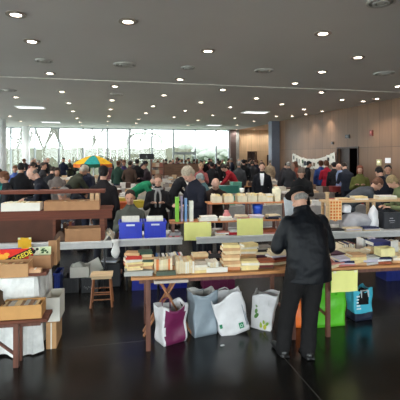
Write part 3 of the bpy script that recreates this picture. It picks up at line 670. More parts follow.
# right table
names = ['magazine pile, left end', 'pink pile near the sign', 'cream pile above the sign', 'pile right of the sign', 'pile before the carton', 'pile at the right edge']
for k, (px, n, d, pal, kd) in enumerate(((330, 3, (.21, .26, .014), PALE, 'magazine'), (342, 4, (.16, .22, .02), PALE+[('rose', (196, 120, 112))], 'paperback'), (355, 4, (.15, .18, .026), CREAM, 'paperback'), (369, 3, (.15, .2, .024), PALE, 'paperback'), (381, 3, (.15, .19, .024), DARKS+PALE, 'paperback'), (399, 3, (.15, .2, .026), CREAM, 'paperback'))):
    stack(up(px, .13), .13, TZ, n, d, pal, names[k]+' of the right table', kind=kd, jit=.3, rz=math.pi/2 if k else 1.9)
names2 = ['rust stack by the man', 'low stack, second line', 'ivory stack, second line', 'pale stack, second line', 'stack near the binder', 'stack at far right, second line']
for k, (px, n, pal) in enumerate(((336, 3, DARKS), (348, 4, DARKS+PALE), (361, 3, PALE), (374, 4, PALE+CREAM), (387, 3, MIX), (400, 4, CREAM))):
    stack(up(px, .38), .38, TZ, n, (.15, .2, .026), pal, names2[k]+' of the right table', jit=.4)
rows3 = ['rear left row', 'rear middle row', 'rear right row']
for k, (px, n) in enumerate(((338, 8), (359, 9), (381, 9))):
    row(up(px, .62), n, .62, TZ, (.12, .17, .024), PALE+DARKS[:3], rows3[k]+' of the right table', mode='up' if k != 1 else 'spine')
# cream box on right table
o = open_box('small_carton', 'small pale yellow open carton on the right end of the front tables', 'box', up(385.5, .08), .10, TZ+.085, .17, .13, .09, mat('pale_yellow_card', (232, 220, 160), .7))
book(*ST(up(393, .3), .27), TZ+.105, (math.pi/2, 0, SR+.5), (.14, .2, .02), (225, 224, 220), 'white hardback standing open-faced near the blue binder', None)
book(*ST(up(378, .48), .48)[:2], TZ+.14, (0, 0, SR+math.pi/2), (.2, .24, .05), (56, 62, 116), 'thick blue binder lying in the second line of the right table', None, name='binder')
# white-table goods and planks
MZ, UZ, WZ = .9705, 1.2005, .7508
def tall_books():
    for k, (px, L, T, c, cn) in enumerate(((177, .36, .045, (130, 190, 70), 'lime green'), (181.5, .37, .02, (170, 160, 190), 'lilac grey'), (185.5, .34, .03, (120, 160, 205), 'light blue'), (191, .3, .055, (226, 226, 214), 'white'))):
        x, y = ST(U(px, 1.98), 1.98); book(x, y, MZ+L/2, (math.pi/2, 0, SR+math.pi/2), (.12, L, T), c, 'tall %s album standing on the plank above the first yellow sign' % cn, 'tall albums on the plank', name='album')
tall_books()
stack(U(208, 2.0), 2.0, MZ, 2, (.17, .27, .036), [('white', (232, 230, 222))], 'wide white pile behind the first yellow sign', kind='picture book', jit=.05)
stack(U(226, 2.0), 2.0, MZ, 2, (.17, .2, .024), [('grey green', (150, 164, 150)), ('pale', (220, 216, 206))], 'pale pile between the two yellow signs', kind='picture book', jit=.3)
stack(U(241, 2.0), 2.0, MZ, 3, (.16, .2, .018), PALE, 'magazine pile above the second yellow sign', kind='magazine', jit=.3)
stack(U(256, 2.0), 2.0, MZ, 3, (.17, .2, .018), PALE+[('rose', (190, 120, 120))], 'magazine pile at the right above the second yellow sign', kind='magazine', jit=.3)
stack(U(272, 2.0), 2.0, MZ, 3, (.16, .2, .02), PALE, 'pile by the man in the hat', kind='magazine', jit=.3)
def lathe(bm, prof, n=20):
    R = [[bm.verts.new((r*math.cos(2*math.pi*i/n), r*math.sin(2*math.pi*i/n), z)) for i in range(n)] for r, z in prof]
    for a, b in zip(R, R[1:]):
        for i in range(n): bm.faces.new((a[i], a[(i+1) % n], b[(i+1) % n], b[i]))
    bm.faces.new(R[0]); bm.faces.new(R[-1])
def turned(name, label, cat, u, v, z, prof, c, kind='plastic'):
    bm = bmesh.new(); lathe(bm, prof); x, y = ST(u, v)
    return tag(obj(name, bm, cmat(c, kind), loc=(x, y, z), smooth=True), label, cat)
turned('pink_vase', 'round pink vase on the plank between the yellow signs', 'vase', U(227.5, 2.06), 2.11, MZ, [(.03, 0), (.055, .02), (.062, .05), (.045, .085), (.03, .10), (.04, .125), (.03, .128), (.02, .10)], (206, 130, 130))
turned('blue_mug', 'blue mug under the upper plank above the second yellow sign', 'mug', U(258, 2.3), 2.32, WZ, [(.06, 0), (.07, .02), (.07, .30), (.085, .34), (.085, .40), (.06, .40), (.06, .05)], (40, 80, 190))
turned('white_cup', 'small white cup on top of the upper row of boxes', 'cup', U(242, 2.36), 2.36, UZ+.146, [(.02, 0), (.03, .01), (.04, .07), (.036, .07), (.02, .02)], (235, 235, 230))
# figurines on white table
def figurine(px, v, h, c, label):
    bm = bmesh.new(); r = h*.2
    lathe(bm, [(r*1.1, 0), (r*1.1, h*.06), (r*.8, h*.1), (r*.55, h*.3), (r*.8, h*.5), (r*.7, h*.68), (r*.3, h*.76), (r*.42, h*.86), (r*.3, h*.97), (r*.05, h)], 16)
    chain(bm, [(r*.6, 0, h*.62), (r*1.2, 0, h*.5), (r*.7, -r*.5, h*.42)], [r*.22, r*.18, r*.14], 8); chain(bm, [(-r*.6, 0, h*.62), (-r*1.2, 0, h*.5), (-r*.6, -r*.5, h*.45)], [r*.22, r*.18, r*.14], 8)
    me = remesh(bm, .006, 1); x, y = ST(U(px, v), v); o = obj('figurine', me, None, None, (x, y, WZ), (0, 0, SR)); slot(o, cmat(c, 'plastic')); return tag(o, label, 'figurine')
figurine(201, 1.97, .13, (70, 58, 52), 'small dark bronze figurine beside the first yellow sign')
figurine(206, 1.99, .16, (110, 84, 60), 'brown figurine between the yellow signs, second from the left')
figurine(211, 1.97, .14, (206, 190, 160), 'ivory coloured figurine between the yellow signs')
stack(U(222, 1.98), 1.98, WZ, 3, (.14, .2, .02), PALE, 'small pile under the plank between the signs')
stack(U(233, 2.0), 1.98, WZ, 4, (.1, .15, .02), [('red', (180, 40, 50)), ('white', (228, 226, 222))], 'red topped pile under the plank between the signs')
stack(U(245, 2.0), 2.0, WZ, 3, (.15, .2, .02), PALE+DARKS, 'pile on the white table behind the second yellow sign')
stack(U(268, 2.0), 2.0, WZ, 3, (.15, .22, .02), PALE+DARKS, 'pile on the white table right of the second yellow sign')
stack(U(174, 1.98), 1.98, WZ, 3, (.14, .17, .021), [('white', (225, 225, 228)), ('pink', (206, 110, 120)), ('grey', (150, 150, 152))], 'small pile beside the right blue crate')
# boxes of books on upper plank
bxl = ['leftmost', 'second from the left', 'third from the left', 'fourth from the left', 'fifth from the left']
for k, px in enumerate((217, 228.5, 242, 252, 262)):
    uc = U(px, 2.28)+.0; w = .15
    open_box('book_box', 'small cream box of books on the upper plank, '+bxl[k], 'box', uc, 2.34, UZ, w, .2, .10, mat('cream_box', (214, 204, 178), .8), group='boxes on the upper plank')
    row(uc-.066, 6, 2.34, UZ+.0065, (.12, .16, .0185), CREAM[:3], '%s box on the upper plank' % bxl[k], mode='up', pages=False)
stack(U(269, 2.3), 2.34, UZ, 4, (.13, .12, .03), CREAM, 'pile between the boxes and the tall white carton', jit=.05)
o = sobj('upright_carton', 'tall narrow cream carton at the right end of the upper boxes', 'box', U(277, 2.3), 2.33, UZ); obj('carton_body', B((-.045, .045, -.08, .08, 0, .2)), mat('cream_carton', (232, 224, 196), .7), o, bev=.003); obj('flap', B((-.045, .045, -.002, .002, .2005, .235)), MC['cream_carton'], o)
# blue crates
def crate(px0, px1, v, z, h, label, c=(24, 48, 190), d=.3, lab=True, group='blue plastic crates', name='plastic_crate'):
    w = U(px1, v)-U(px0, v); uc = (U(px1, v)+U(px0, v))/2; o = sobj(name, label, 'crate', uc, v+d/2, z, group=group); a, b, t = w/2-.004, d/2, .008
    m = cmat(c, 'plastic'); bm = B((-a+.01, a-.01, -b+.01, b-.01, 0, t), (-a+.01, a-.01, -b+.01, -b+.01+t, t, h), (-a+.01, a-.01, b-.01-t, b-.01, t, h), (-a+.01, -a+.01+t, -b+.01+t, b-.01-t, t, h), (a-.01-t, a-.01, -b+.01+t, b-.01-t, t, h))
    obj('crate_body', bm, m, o)
    obj('rim', B((-a, a, -b, -b+.01, h-.03, h), (-a, a, b-.01, b, h-.03, h), (-a, -a+.01, -b+.01, b-.01, h-.03, h), (a-.01, a, -b+.01, b-.01, h-.03, h)), m, o)
    for x in (-a*.5, 0, a*.5): obj('rib', B((x-.006, x+.006, -b+.003, -b+.01, .01, h-.035)), m, o)
    if lab: obj('handle_plate', B((-.06, .06, -b-.003, -b-.0005, h-.055, h-.03)), cmat((215, 220, 235), 'plastic'), o, bev=.001)
    return o, uc, w
for k, (a, b, l) in enumerate(((118, 143, 'left'), (143.5, 167, 'right'))):
    o, uc, w = crate(a, b, 1.90, WZ, .235, '%s bright blue crate of papers on the short white table' % l)
    for j in range(9):
        x, y = ST(uc-.0, 2.0+j*.016); hh = (.27, .255)[k]+random.uniform(0, .03)
        q = obj('file_folder', B((-w*.36, w*.36, -.004, .004, 0, hh)), cmat(random.choice([(226, 226, 224), (206, 206, 204), (232, 228, 214)]), 'paper'), loc=(x, y, WZ+.009), rot=(0, 0, SR))
        tag(q, 'white file folder standing in the %s blue crate, %s from the front' % (l, ORD[j]), 'folder', 'folders in the blue crates')
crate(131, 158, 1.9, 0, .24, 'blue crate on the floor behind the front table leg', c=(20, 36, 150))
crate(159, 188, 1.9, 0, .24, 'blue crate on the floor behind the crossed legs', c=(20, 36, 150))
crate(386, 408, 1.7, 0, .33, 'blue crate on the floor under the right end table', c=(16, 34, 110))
crate(203, 236, 1.75, 0, .26, 'dark magenta crate on the floor under the tables', c=(112, 24, 76), group=None)
crate(335, 348, 1.2, .0, .50, 'red storage bin on the floor under the right table', c=(150, 26, 46), lab=False, group=None)
# yellow signs
def sign(px0, px1, z0, z1, v, label, c=(240, 238, 148), n=0):
    u0, u1 = U(px0, v), U(px1, v); w = u1-u0; bm = bmesh.new(); nx = 10; vs = []
    o = sobj('paper_sign', label, 'sign', (u0+u1)/2, v, 0, group='yellow paper signs')
    for s in (0, -.002):
        g = [[bm.verts.new((-w/2+w*i/nx, s-.006*math.sin(i*.9+n)*(1-j/3)-.004*math.sin(j+n), z0+(z1-z0)*j/3+.003*math.sin(n+i))) for i in range(nx+1)] for j in range(4)]
        vs.append(g)
        for j in range(3):
            for i in range(nx): bm.faces.new((g[j][i], g[j][i+1], g[j+1][i+1], g[j+1][i]))
    ri = [(0, i) for i in range(nx+1)]+[(j, nx) for j in range(1, 4)]+[(3, i) for i in range(nx-1, -1, -1)]+[(j, 0) for j in (2, 1)]
    for k in range(len(ri)):
        a, b = ri[k], ri[(k+1) % len(ri)]; bm.faces.new((vs[0][a[0]][a[1]], vs[0][b[0]][b[1]], vs[1][b[0]][b[1]], vs[1][a[0]][a[1]]))
    obj('paper', bm, mat('sign_paper_%d' % c[2], c, .75, var=.02), o, smooth=False)
    for s in (-1, 1): obj('tape', B((s*w*.4-.015, s*w*.4+.015, -.014, -.0105, z1-.02, z1+.003)), cmat((236, 234, 196), 'plastic'), o)
sign(184, 211, .70, .965, 1.875, 'pale yellow paper sign, left one hanging from the orange plank')
sign(237, 263, .73, 1.0, 1.875, 'pale yellow paper sign, right one hanging from the orange plank', n=2)
sign(331.5, 357.5, .50, .725, -.03, 'pale yellow paper sign taped to the right front table edge', n=4)
sign(18, 31.5, .64, .84, 1.76, 'deep yellow paper sign hanging before the brown shelf panel', c=(238, 186, 40), n=5)
# right side: post, checked cloth, covered heap
o = sobj('upright_post', 'pale wooden upright post beside the orange checked cloth', 'post', U(327.5, 2.12), 2.13, WZ); obj('post_shaft', B((-.022, .022, -.02, .02, 0, .58)), W_pale, o, bev=.003); obj('post_cap', B((-.03, .03, -.028, .028, .5805, .60)), W_pale, o)
bm = bmesh.new(); w = U(342, 2.17)-U(329.5, 2.17); nx = 12; vs = []
for s in (0, .004):
    g = [[bm.verts.new((-w/2+w*i/nx, s+.008*math.sin(i*1.1)*(1-j/6), .88+.32*j/6 + (.012*math.sin(i*.8) if j == 0 else 0))) for i in range(nx+1)] for j in range(7)]; vs.append(g)
    for j in range(6):
        for i in range(nx): bm.faces.new((g[j][i], g[j][i+1], g[j+1][i+1], g[j+1][i]))
x, y = ST((U(342, 2.17)+U(329.5, 2.17))/2, 2.175); tag(obj('checked_cloth', bm, check_mat(), loc=(x, y, 0), rot=(0, 0, SR)), 'orange checked cloth hanging from the right plank', 'cloth')
def heap(name, label, cat, u, v, z, w, d, h, c, amp=.03, kind='cloth', seed=0, n=26, lo=.0):
    bm = bmesh.new(); rings = []
    for k in range(9):
        t = k/8; s = (1-t**2.6)**.5*.9+.1 if k < 8 else .05
        rings.append([Vector((w/2*s*math.copysign(abs(math.cos(a))**.6, math.cos(a)), d/2*s*math.copysign(abs(math.sin(a))**.6, math.sin(a)), h*t)) for a in [2*math.pi*i/n for i in range(n)]])
    loft(bm, rings)
    for vv in bm.verts:
        if vv.co.z > .004:
            q = vv.co*9+Vector((seed, 0, 0)); vv.co += Vector((noise.noise(q), noise.noise(q+Vector((5, 5, 5))), noise.noise(q+Vector((0, 9, 0)))*.6))*amp
    x, y = ST(u, v); return tag(obj(name, bm, cmat(c, kind), loc=(x, y, z), rot=(0, 0, SR), smooth=True), label, cat)
heap('covered_heap', 'heap covered by a grey cloth on the right white table', 'covered goods', U(358, 2.2), 2.24, WZ, .56, .4, .25, (164, 164, 170), .03, seed=3)
heap('plastic_bag', 'crumpled white plastic bag on the grey covered heap, left one', 'bag', U(348, 2.2), 2.26, WZ+.25, .14, .14, .13, (228, 230, 236), .03, 'plastic', 5)
heap('plastic_bag', 'crumpled white plastic bag at the right edge of the grey heap', 'bag', U(372.5, 2.1), 2.08, WZ, .13, .14, .37, (226, 226, 230), .05, 'plastic', 8)
stack(U(335, 1.95), 1.97, WZ, 2, (.18, .26, .018), PALE+[('olive', (150, 150, 110))], 'flat pile left of the grey heap front', kind='magazine', jit=.1)
stack(U(352, 1.95), 1.96, WZ, 3, (.15, .28, .018), PALE+[('olive', (150, 150, 110))], 'flat pile in front of the grey heap', kind='magazine', jit=.08)
stack(U(369, 1.95), 1.96, WZ, 3, (.15, .26, .018), PALE, 'flat pile right of the grey heap front', kind='magazine', jit=.1)
o, uc, w = crate(384, 402, 1.98, WZ, .27, 'dark grey crate with pale lettering on the right white table', c=(52, 54, 60), lab=False, group=None)
obj('lettering', B((-.06, .0, -.156, -.152, .17, .18), (-.07, .03, -.156, -.152, .13, .14), (-.06, .02, -.156, -.152, .10, .105)), cmat((180, 182, 186), 'plastic'), o)
stack(U(345, 2.25), 2.33, UZ, 2, (.14, .22, .015), CREAM, 'thin pile on the right upper plank, left part', jit=.1, kind='booklet')
stack(U(362, 2.25), 2.33, UZ, 3, (.16, .24, .018), CREAM+PALE, 'thin pile on the right upper plank, middle part', jit=.1, kind='booklet')
stack(U(388, 2.25), 2.33, UZ, 3, (.17, .34, .02), [('white', (236, 234, 228)), ('ivory', (232, 222, 196))], 'wide white pile on the right upper plank', jit=.05, kind='booklet')
# ------------------------------------------------------------ left stall
vL = 1.84
ua, ub = U(-45, vL), U(112, vL); uc = (ua+ub)/2; a = (ub-ua)/2
o = sobj('shelf_unit', 'reddish brown wooden shelf unit standing on the left white table', 'shelf', uc, vL+.25)
X = lambda px: U(px, vL)-uc
obj('shelf_board', B((-a, a, -.25, .25, 1.15, 1.185)), W_red, o, bev=.003)
obj('front_rail', B((-a, a, -.25, -.225, 1.06, 1.15)), W_red, o)
obj('side_panel', B((X(52), X(55), -.2, .24, .752, 1.149)), W_brown, o)
obj('front_panel', B((-a, X(52), -.2, -.18, .752, 1.059)), mat('brown_panel', (78, 44, 30), .8, var=.15, scale=5), o)
obj('post', B((X(99.5), X(105), -.24, -.19, .752, 1.149)), W_brown, o, bev=.003); obj('post', B((X(99.5), X(105), .19, .24, .752, 1.149)), W_brown, o, bev=.003)
up_ = [obj('upright', B((X(p0), X(p1), -.05, .15, 1.186, 1.40)), W_pale, o) for p0, p1 in ((88.5, 92.5), (94, 98))]
obj('upright', B((-a, -a+.04, -.05, .15, 1.186, 1.40)), W_pale, o)
obj('top_rail', B((-a, X(104), -.07, .17, 1.401, 1.445)), W_red, o, bev=.003)
open_box('white_box', 'long white box of papers on the left wooden shelf', 'box', U(20.5, vL), vL+.05+.05, 1.1858, .5, .19, .11, M_tray)
row(U(20.5, vL)-.235, 15, vL+.10, 1.193, (.11, .15, .03), [('cream', (214, 196, 150)), ('tan', (196, 168, 120)), ('ivory', (224, 216, 190))], 'long white box on the left shelf', mode='up', kind='booklet')
open_box('cardboard_box', 'long low cardboard box on the left wooden shelf', 'box', U(72, vL), vL+.1, 1.1858, .74, .22, .125, M_card2)
row(U(52, vL), 16, vL+.10, 1.193, (.1, .15, .032), DARKS, 'long cardboard box on the left shelf', mode='up', kind='booklet')
open_box('cardboard_box', 'cardboard box under the wooden shelf, right of the brown panel', 'box', U(83, vL), vL+.1, WZ, .48, .24, .18, M_card2)
heap('brown_sack', 'brown crumpled cloth heap right of the brown shelf panel', 'cloth', U(60.5, vL), vL+.08, WZ, .14, .16, .14, (92, 72, 60), .04, seed=2)
row(U(61, 1.95)-.02, 5, 2.3, WZ, (.13, .2, .03), DARKS, 'dim row under the left wooden shelf')
for k, (px, c, cn) in enumerate(((20, (196, 130, 90), 'orange'), (26, (170, 170, 160), 'grey'), (31, (206, 150, 60), 'yellow'), (37, (120, 110, 150), 'violet'), (42, (190, 70, 70), 'red'), (47, (190, 150, 90), 'tan'))):
    x, y = ST(U(px, 1.9), 2.0); book(x, y, WZ+.14, (math.pi/2, 0, SR+math.pi/2), (.14, .26, .05), c, '%s comic album behind the brown panel, %s from the left' % (cn, ORD[k]), 'albums behind the brown panel', name='comic_album')
o = book(*ST(U(106, 1.86), 1.92), WZ+.07, (math.radians(20), math.radians(-50), SR), (.13, .18, .012), (222, 220, 205), 'pale booklet leaning at the right end of the left white table', None)
book(*ST(U(112, 1.86)-.02, 1.92), WZ+.08, (math.radians(10), math.radians(50), SR), (.13, .2, .012), (190, 176, 150), 'tan booklet leaning towards the blue crates', None)
# under the left table
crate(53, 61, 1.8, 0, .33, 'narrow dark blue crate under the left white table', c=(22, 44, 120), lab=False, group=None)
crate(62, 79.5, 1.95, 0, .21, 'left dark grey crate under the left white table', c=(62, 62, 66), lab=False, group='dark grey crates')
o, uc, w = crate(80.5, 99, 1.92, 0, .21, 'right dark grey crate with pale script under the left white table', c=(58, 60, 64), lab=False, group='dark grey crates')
bm = bmesh.new(); prev = None
for k in range(26):
    p = Vector((-.08+.16*k/25, -.1545, .075+.018*math.sin(k*1.5)+.012*math.sin(k*.7)))
    if prev: bar(bm, prev, p, .005, .002)
    prev = p
obj('script', bm, cmat((190, 192, 190), 'plastic'), o)
open_box('white_carton', 'white carton of crumpled paper on the dark grey crates', 'box', U(79, 1.9), 2.06, .2115, .26, .22, .15, M_tray)
heap('crumpled_paper', 'crumpled pale paper heaped on the white carton', 'paper', U(77, 1.9), 2.06, .22, .22, .19, .2, (208, 206, 196), .05, 'paper', 4)
x, y = ST(U(91.5, 1.95), 2.12); o = thing('box_lid', 'white box lid tilted beside the carton under the left table', 'lid', (x, y, .30), SR); o.rotation_euler = (math.radians(62), math.radians(-28), SR)
obj('lid_panel', B((-.13, .13, -.1, .1, 0, .006)), M_tray, o); obj('lid_rim', B((-.13, .13, -.1, -.094, -.04, -.0005), (-.13, .13, .094, .1, -.04, -.0005), (-.13, -.124, -.093, .093, -.04, -.0005), (.124, .13, -.093, .093, -.04, -.0005)), M_tray, o)
o = sobj('dark_shelf_box', 'dark low crate right of the stool carrying magazines', 'crate', U(110, 2.1), 2.25); obj('crate_body', B((-.15, .15, -.12, .12, 0, .34)), M_dark, o, bev=.01); obj('rim', B((-.155, .155, -.125, .125, .341, .35)), M_dark, o)
stack(U(110, 2.1), 2.25, .351, 3, (.18, .24, .012), [('pale blue', (170, 180, 200)), ('white', (225, 225, 228)), ('grey', (140, 142, 146))], 'magazine pile under the tables right of the stool', kind='magazine', jit=.4)
# stool
us, vs_ = U(102, 1.42), 1.42
o = sobj('wooden_stool', 'small wooden stool with pale seat between the left and middle tables', 'stool', us, vs_)
obj('seat', B((-.14, .14, -.11, .11, .39, .41), (-.125, .125, -.1, .1, .36, .39)), wood('pale_seat', (206, 178, 140), .5, 0, dark=.85), o, bev=.003)
WS = wood('stool_leg', (168, 108, 70), .5, 2)
for sx in (-1, 1):
    for sy in (-1, 1):
        bm = bmesh.new(); bar(bm, (sx*.105, sy*.08, .36), (sx*.135, sy*.11, 0), .019); obj('leg', bm, WS, o)
for z, e in ((.10, .126), (.19, .119)):
    for sy in (-1, 1):
        bm = bmesh.new(); bar(bm, (-e, sy*(e-.025), z), (e, sy*(e-.025), z), .012); obj('rung', bm, WS, o)
    bm = bmesh.new(); 
    for sx in (-1, 1): bar(bm, (sx*e, -e+.025, z+.03), (sx*e, e-.025, z+.03), .011)
    obj('side_rungs', bm, WS, o)
# cloth-covered table front left
vc0, vc1 = .18, .88; u1 = U(36.5, vc0); u0 = u1-1.7; uc, vc = (u0+u1)/2, (vc0+vc1)/2; a, b = (u1-u0)/2, (vc1-vc0)/2
o = sobj('trestle_table', 'table hidden under the white cloth at the lower left', 'table', uc, vc)
obj('table_top', B((-a+.01, a-.01, -b+.01, b-.01, .72, .745)), W_table, o)
for sx in (-1, 1):
    for sy in (-1, 1): obj('leg', B((sx*(a-.1)-.02, sx*(a-.1)+.02, sy*(b-.1)-.02, sy*(b-.1)+.02, 0, .72)), W_leg, o)
bm = bmesh.new(); n = 160; per = []
def rp(t):
    Lx, Ly = 2*a, 2*b; P = 2*(Lx+Ly); s = t*P
    if s < Lx: return Vector((-a+s, -b, 0)), Vector((0, -1, 0))
    s -= Lx
    if s < Ly: return Vector((a, -b+s, 0)), Vector((1, 0, 0))
    s -= Ly
    if s < Lx: return Vector((a-s, b, 0)), Vector((0, 1, 0))
    s -= Lx; return Vector((-a, b-s, 0)), Vector((-1, 0, 0))
rings = []
for j, (z, am) in enumerate(((.012, .030), (.2, .024), (.45, .014), (.68, .005), (.7475, .0))):
    r = []
    for i in range(n):
        p, nn = rp(i/n); wv = am*(math.sin(i*.9)+.6*math.sin(i*.37+1)+1.3)
        q = p+nn*(wv+.004); q.z = z+(.02*math.sin(i*.21)+.018 if j == 0 else 0); r.append(q)
    rings.append(r)
R = loft(bm, rings, cap=False); bm.faces.new(R[-1])
x, y = ST(uc, vc); t = tag(obj('tablecloth', bm, M_cloth, loc=(x, y, 0), rot=(0, 0, SR)), 'white cloth draped to the floor over the lower left table', 'tablecloth')
so = t.modifiers.new('thickness', 'SOLIDIFY'); so.thickness = .002; so.offset = 1
CZ = .7505
# goods on it
uq = lambda px, v: U(px, v)
open_box('cardboard_box', 'low cardboard box at the front edge of the white-clothed table', 'box', uq(8, vc0)-.03, .30, CZ, .42, .2, .13, M_card)
row(uq(8, vc0)-.22, 12, .30, CZ+.007, (.1, .16, .03), [('tan', (190, 156, 112)), ('brown', (160, 116, 80)), ('cream', (214, 196, 150))], 'low cardboard box before the red album', mode='up', kind='booklet')
rb_ = sobj('red_album', 'big red comic album with a black band of yellow letters, standing', 'book', uq(8, .5), .48, CZ)
rb_.rotation_euler = (math.radians(-8), 0, SR)
obj('cover', B((-.36, .25, -.012, .012, 0, .215)), cmat((222, 48, 36), 'paper'), rb_, bev=.002)
bm = bmesh.new(); M = Matrix.Translation((.115, -.014, .13)) @ Matrix.Rotation(math.radians(-24), 4, 'Y'); add_box(bm, -.15, .15, -.001, .001, -.03, .038, M); obj('title_band', bm, cmat((34, 28, 26), 'paper'), rb_)
def text(body, size, m, parent, M, ext=.0008, name='lettering'):
    cu = bpy.data.curves.new('t', 'FONT'); cu.body = body; cu.size = size; cu.extrude = ext; cu.align_x = 'CENTER'; cu.align_y = 'CENTER'; cu.offset = size*.02
    o = bpy.data.objects.new('t', cu); COL.objects.link(o); dg = bpy.context.evaluated_depsgraph_get(); me = bpy.data.meshes.new_from_object(o.evaluated_get(dg)); bpy.data.objects.remove(o)
    me.materials.clear(); me.materials.append(m); me.transform(M @ Matrix.Rotation(math.pi/2, 4, 'X'))
    q = bpy.data.objects.new(name, me); COL.objects.link(q); q.parent = parent; return q
text('LOGEDE', .066, cmat((236, 214, 70), 'paper'), rb_, Matrix.Translation((.125, -.0165, .132)) @ Matrix.Rotation(math.radians(-24), 4, 'Y'), name='title_lettering')
bm = bmesh.new(); ell(bm, (-.06, -.0135, .12), (.07, .0015, .045)); ell(bm, (-.10, -.0135, .165), (.03, .0015, .03)); ell(bm, (-.01, -.0135, .16), (.03, .0015, .02)); obj('yellow_drawing', bm, cmat((238, 170, 60), 'paper'), rb_)
open_box('cardboard_box', 'cardboard box behind the wooden tray on the white-clothed table', 'box', uq(41, .5), .52, CZ, .22, .16, .15, M_card2)
for k, (px, w) in enumerate(((34, .11), (45, .11))):
    o = sobj('comic_magazine', '%s black and white illustrated magazine propped in the cardboard box' % ('left', 'right')[k], 'magazine', uq(px+.5, .52), .50+.01*k, CZ+.008, group='illustrated magazines'); o.rotation_euler = (math.radians(-6), 0, SR)
    obj('cover', B((-w/2, w/2, -.006, .006, 0, .215)), cmat(((214, 214, 190), (206, 216, 176))[k], 'paper'), o)
    bm = bmesh.new(); rr = random.Random(k)
    for j in range(9): ell(bm, (rr.uniform(-.035, .035), -.0068, rr.uniform(.155, .195)), (rr.uniform(.008, .018), .001, rr.uniform(.006, .014)))
    obj('ink_drawing', bm, cmat(((40, 46, 44), (56, 84, 50))[k], 'paper'), o)
o = sobj('cardboard_sheet', 'tall folded cardboard standing at the right end of the white-clothed table', 'cardboard', uq(54, .65), .70, CZ); obj('front_panel', B((-.05, .03, -.10, -.094, 0, .27)), M_card2, o); obj('side_panel', B((.03, .036, -.10, .12, 0, .27)), M_card, o)
o = sobj('wooden_tray', 'small dark wooden tray at the front right of the white-clothed table', 'tray', uq(38, .3), .29, CZ); obj('tray_base', B((-.105, .09, -.07, .07, 0, .01)), W_brown, o); obj('tray_rim', B((-.105, .09, -.078, -.07, 0, .03), (-.105, .09, .07, .078, 0, .03), (.09, .098, -.078, .078, 0, .03), (-.113, -.105, -.078, .078, 0, .03)), W_brown, o)
o = sobj('small_carton', 'small pinkish tan carton in the wooden tray', 'box', uq(36, .3), .27, CZ+.0105); obj('carton_body', B((-.06, .06, -.04, .04, 0, .05)), mat('pinkish_card', (222, 176, 136), .8), o, bev=.002); obj('tape', B((-.008, .008, -.0402, .0402, .0503, .051)), M_tray, o)
stack(uq(8, .7), .72, CZ, 5, (.18, .26, .03), [('blue', (70, 90, 160)), ('white', (214, 216, 226)), ('grey', (150, 150, 160)), ('violet', (150, 130, 180))], 'stack behind the red album', kind='magazine', jit=.3)
stack(uq(25, .7)-.03, .72, CZ, 5, (.18, .2, .03), [('cream', (220, 200, 150)), ('rose', (200, 140, 140))], 'stack below the deep yellow sign', kind='magazine', jit=.2)
# cartons right of the cloth
u2 = u1+.075
o = sobj('cardboard_box', 'tall cardboard box on the floor at the right side of the white cloth', 'box', u2+.05, .42); obj('box_body', B((-.05, .05, -.17, .17, 0, .265)), M_card, o, bev=.003); obj('tape', B((-.006, .006, -.1715, -.1705, 0, .265)), M_tray, o)
o = open_box('white_carton', 'white carton stacked on the cardboard box at the right of the cloth', 'box', u2+.06, .42, .266, .14, .3, .24, M_tray)
# low table with brown box
o = wood_table(U(-60, -.1), U(48, -.1), -.12, .13, .445, 'low wooden table at the lower left corner carrying a brown box', m=W_brown, brace=False)
bm = bmesh.new(); bar(bm, (-.35, -.09, .40), (.0, -.09, .05), .03, .02)
uu = (U(48, -.1)+U(-60, -.1))/2
xl = U(15, -.1)-uu
for ch in list(o.children):
    if ch.name.startswith('leg') and sum(v.co.x for v in ch.data.vertices) > 0:
        dx = xl-(( U(48, -.1)-U(-60, -.1))/2-.04)
        for v in ch.data.vertices: v.co.x += dx
bm.free(); bm = bmesh.new(); bar(bm, (xl-.38, -.055, .42), (xl-.02, -.055, .12), .03, .018); obj('brace', bm, W_leg, o)
open_box('cardboard_box', 'orange-brown open box on the low table at the lower left corner', 'box', U(20.5, -.1), .01, .4458, .36, .2, .125, mat('orange_card', (204, 152, 92), .8, var=.06))
row(U(20.5, -.1)-.17, 11, .01, .4528, (.11, .15, .029), [('grey', (160, 156, 146)), ('tan', (196, 168, 124)), ('brown', (130, 96, 70))], 'orange-brown box on the low table', mode='up', kind='booklet')
heap('wicker_bundle', 'dark dried plant bundle at the left end of the low table', 'plant', U(-6, -.1), .02, .4458, .16, .16, .24, (92, 70, 52), .06, seed=9)
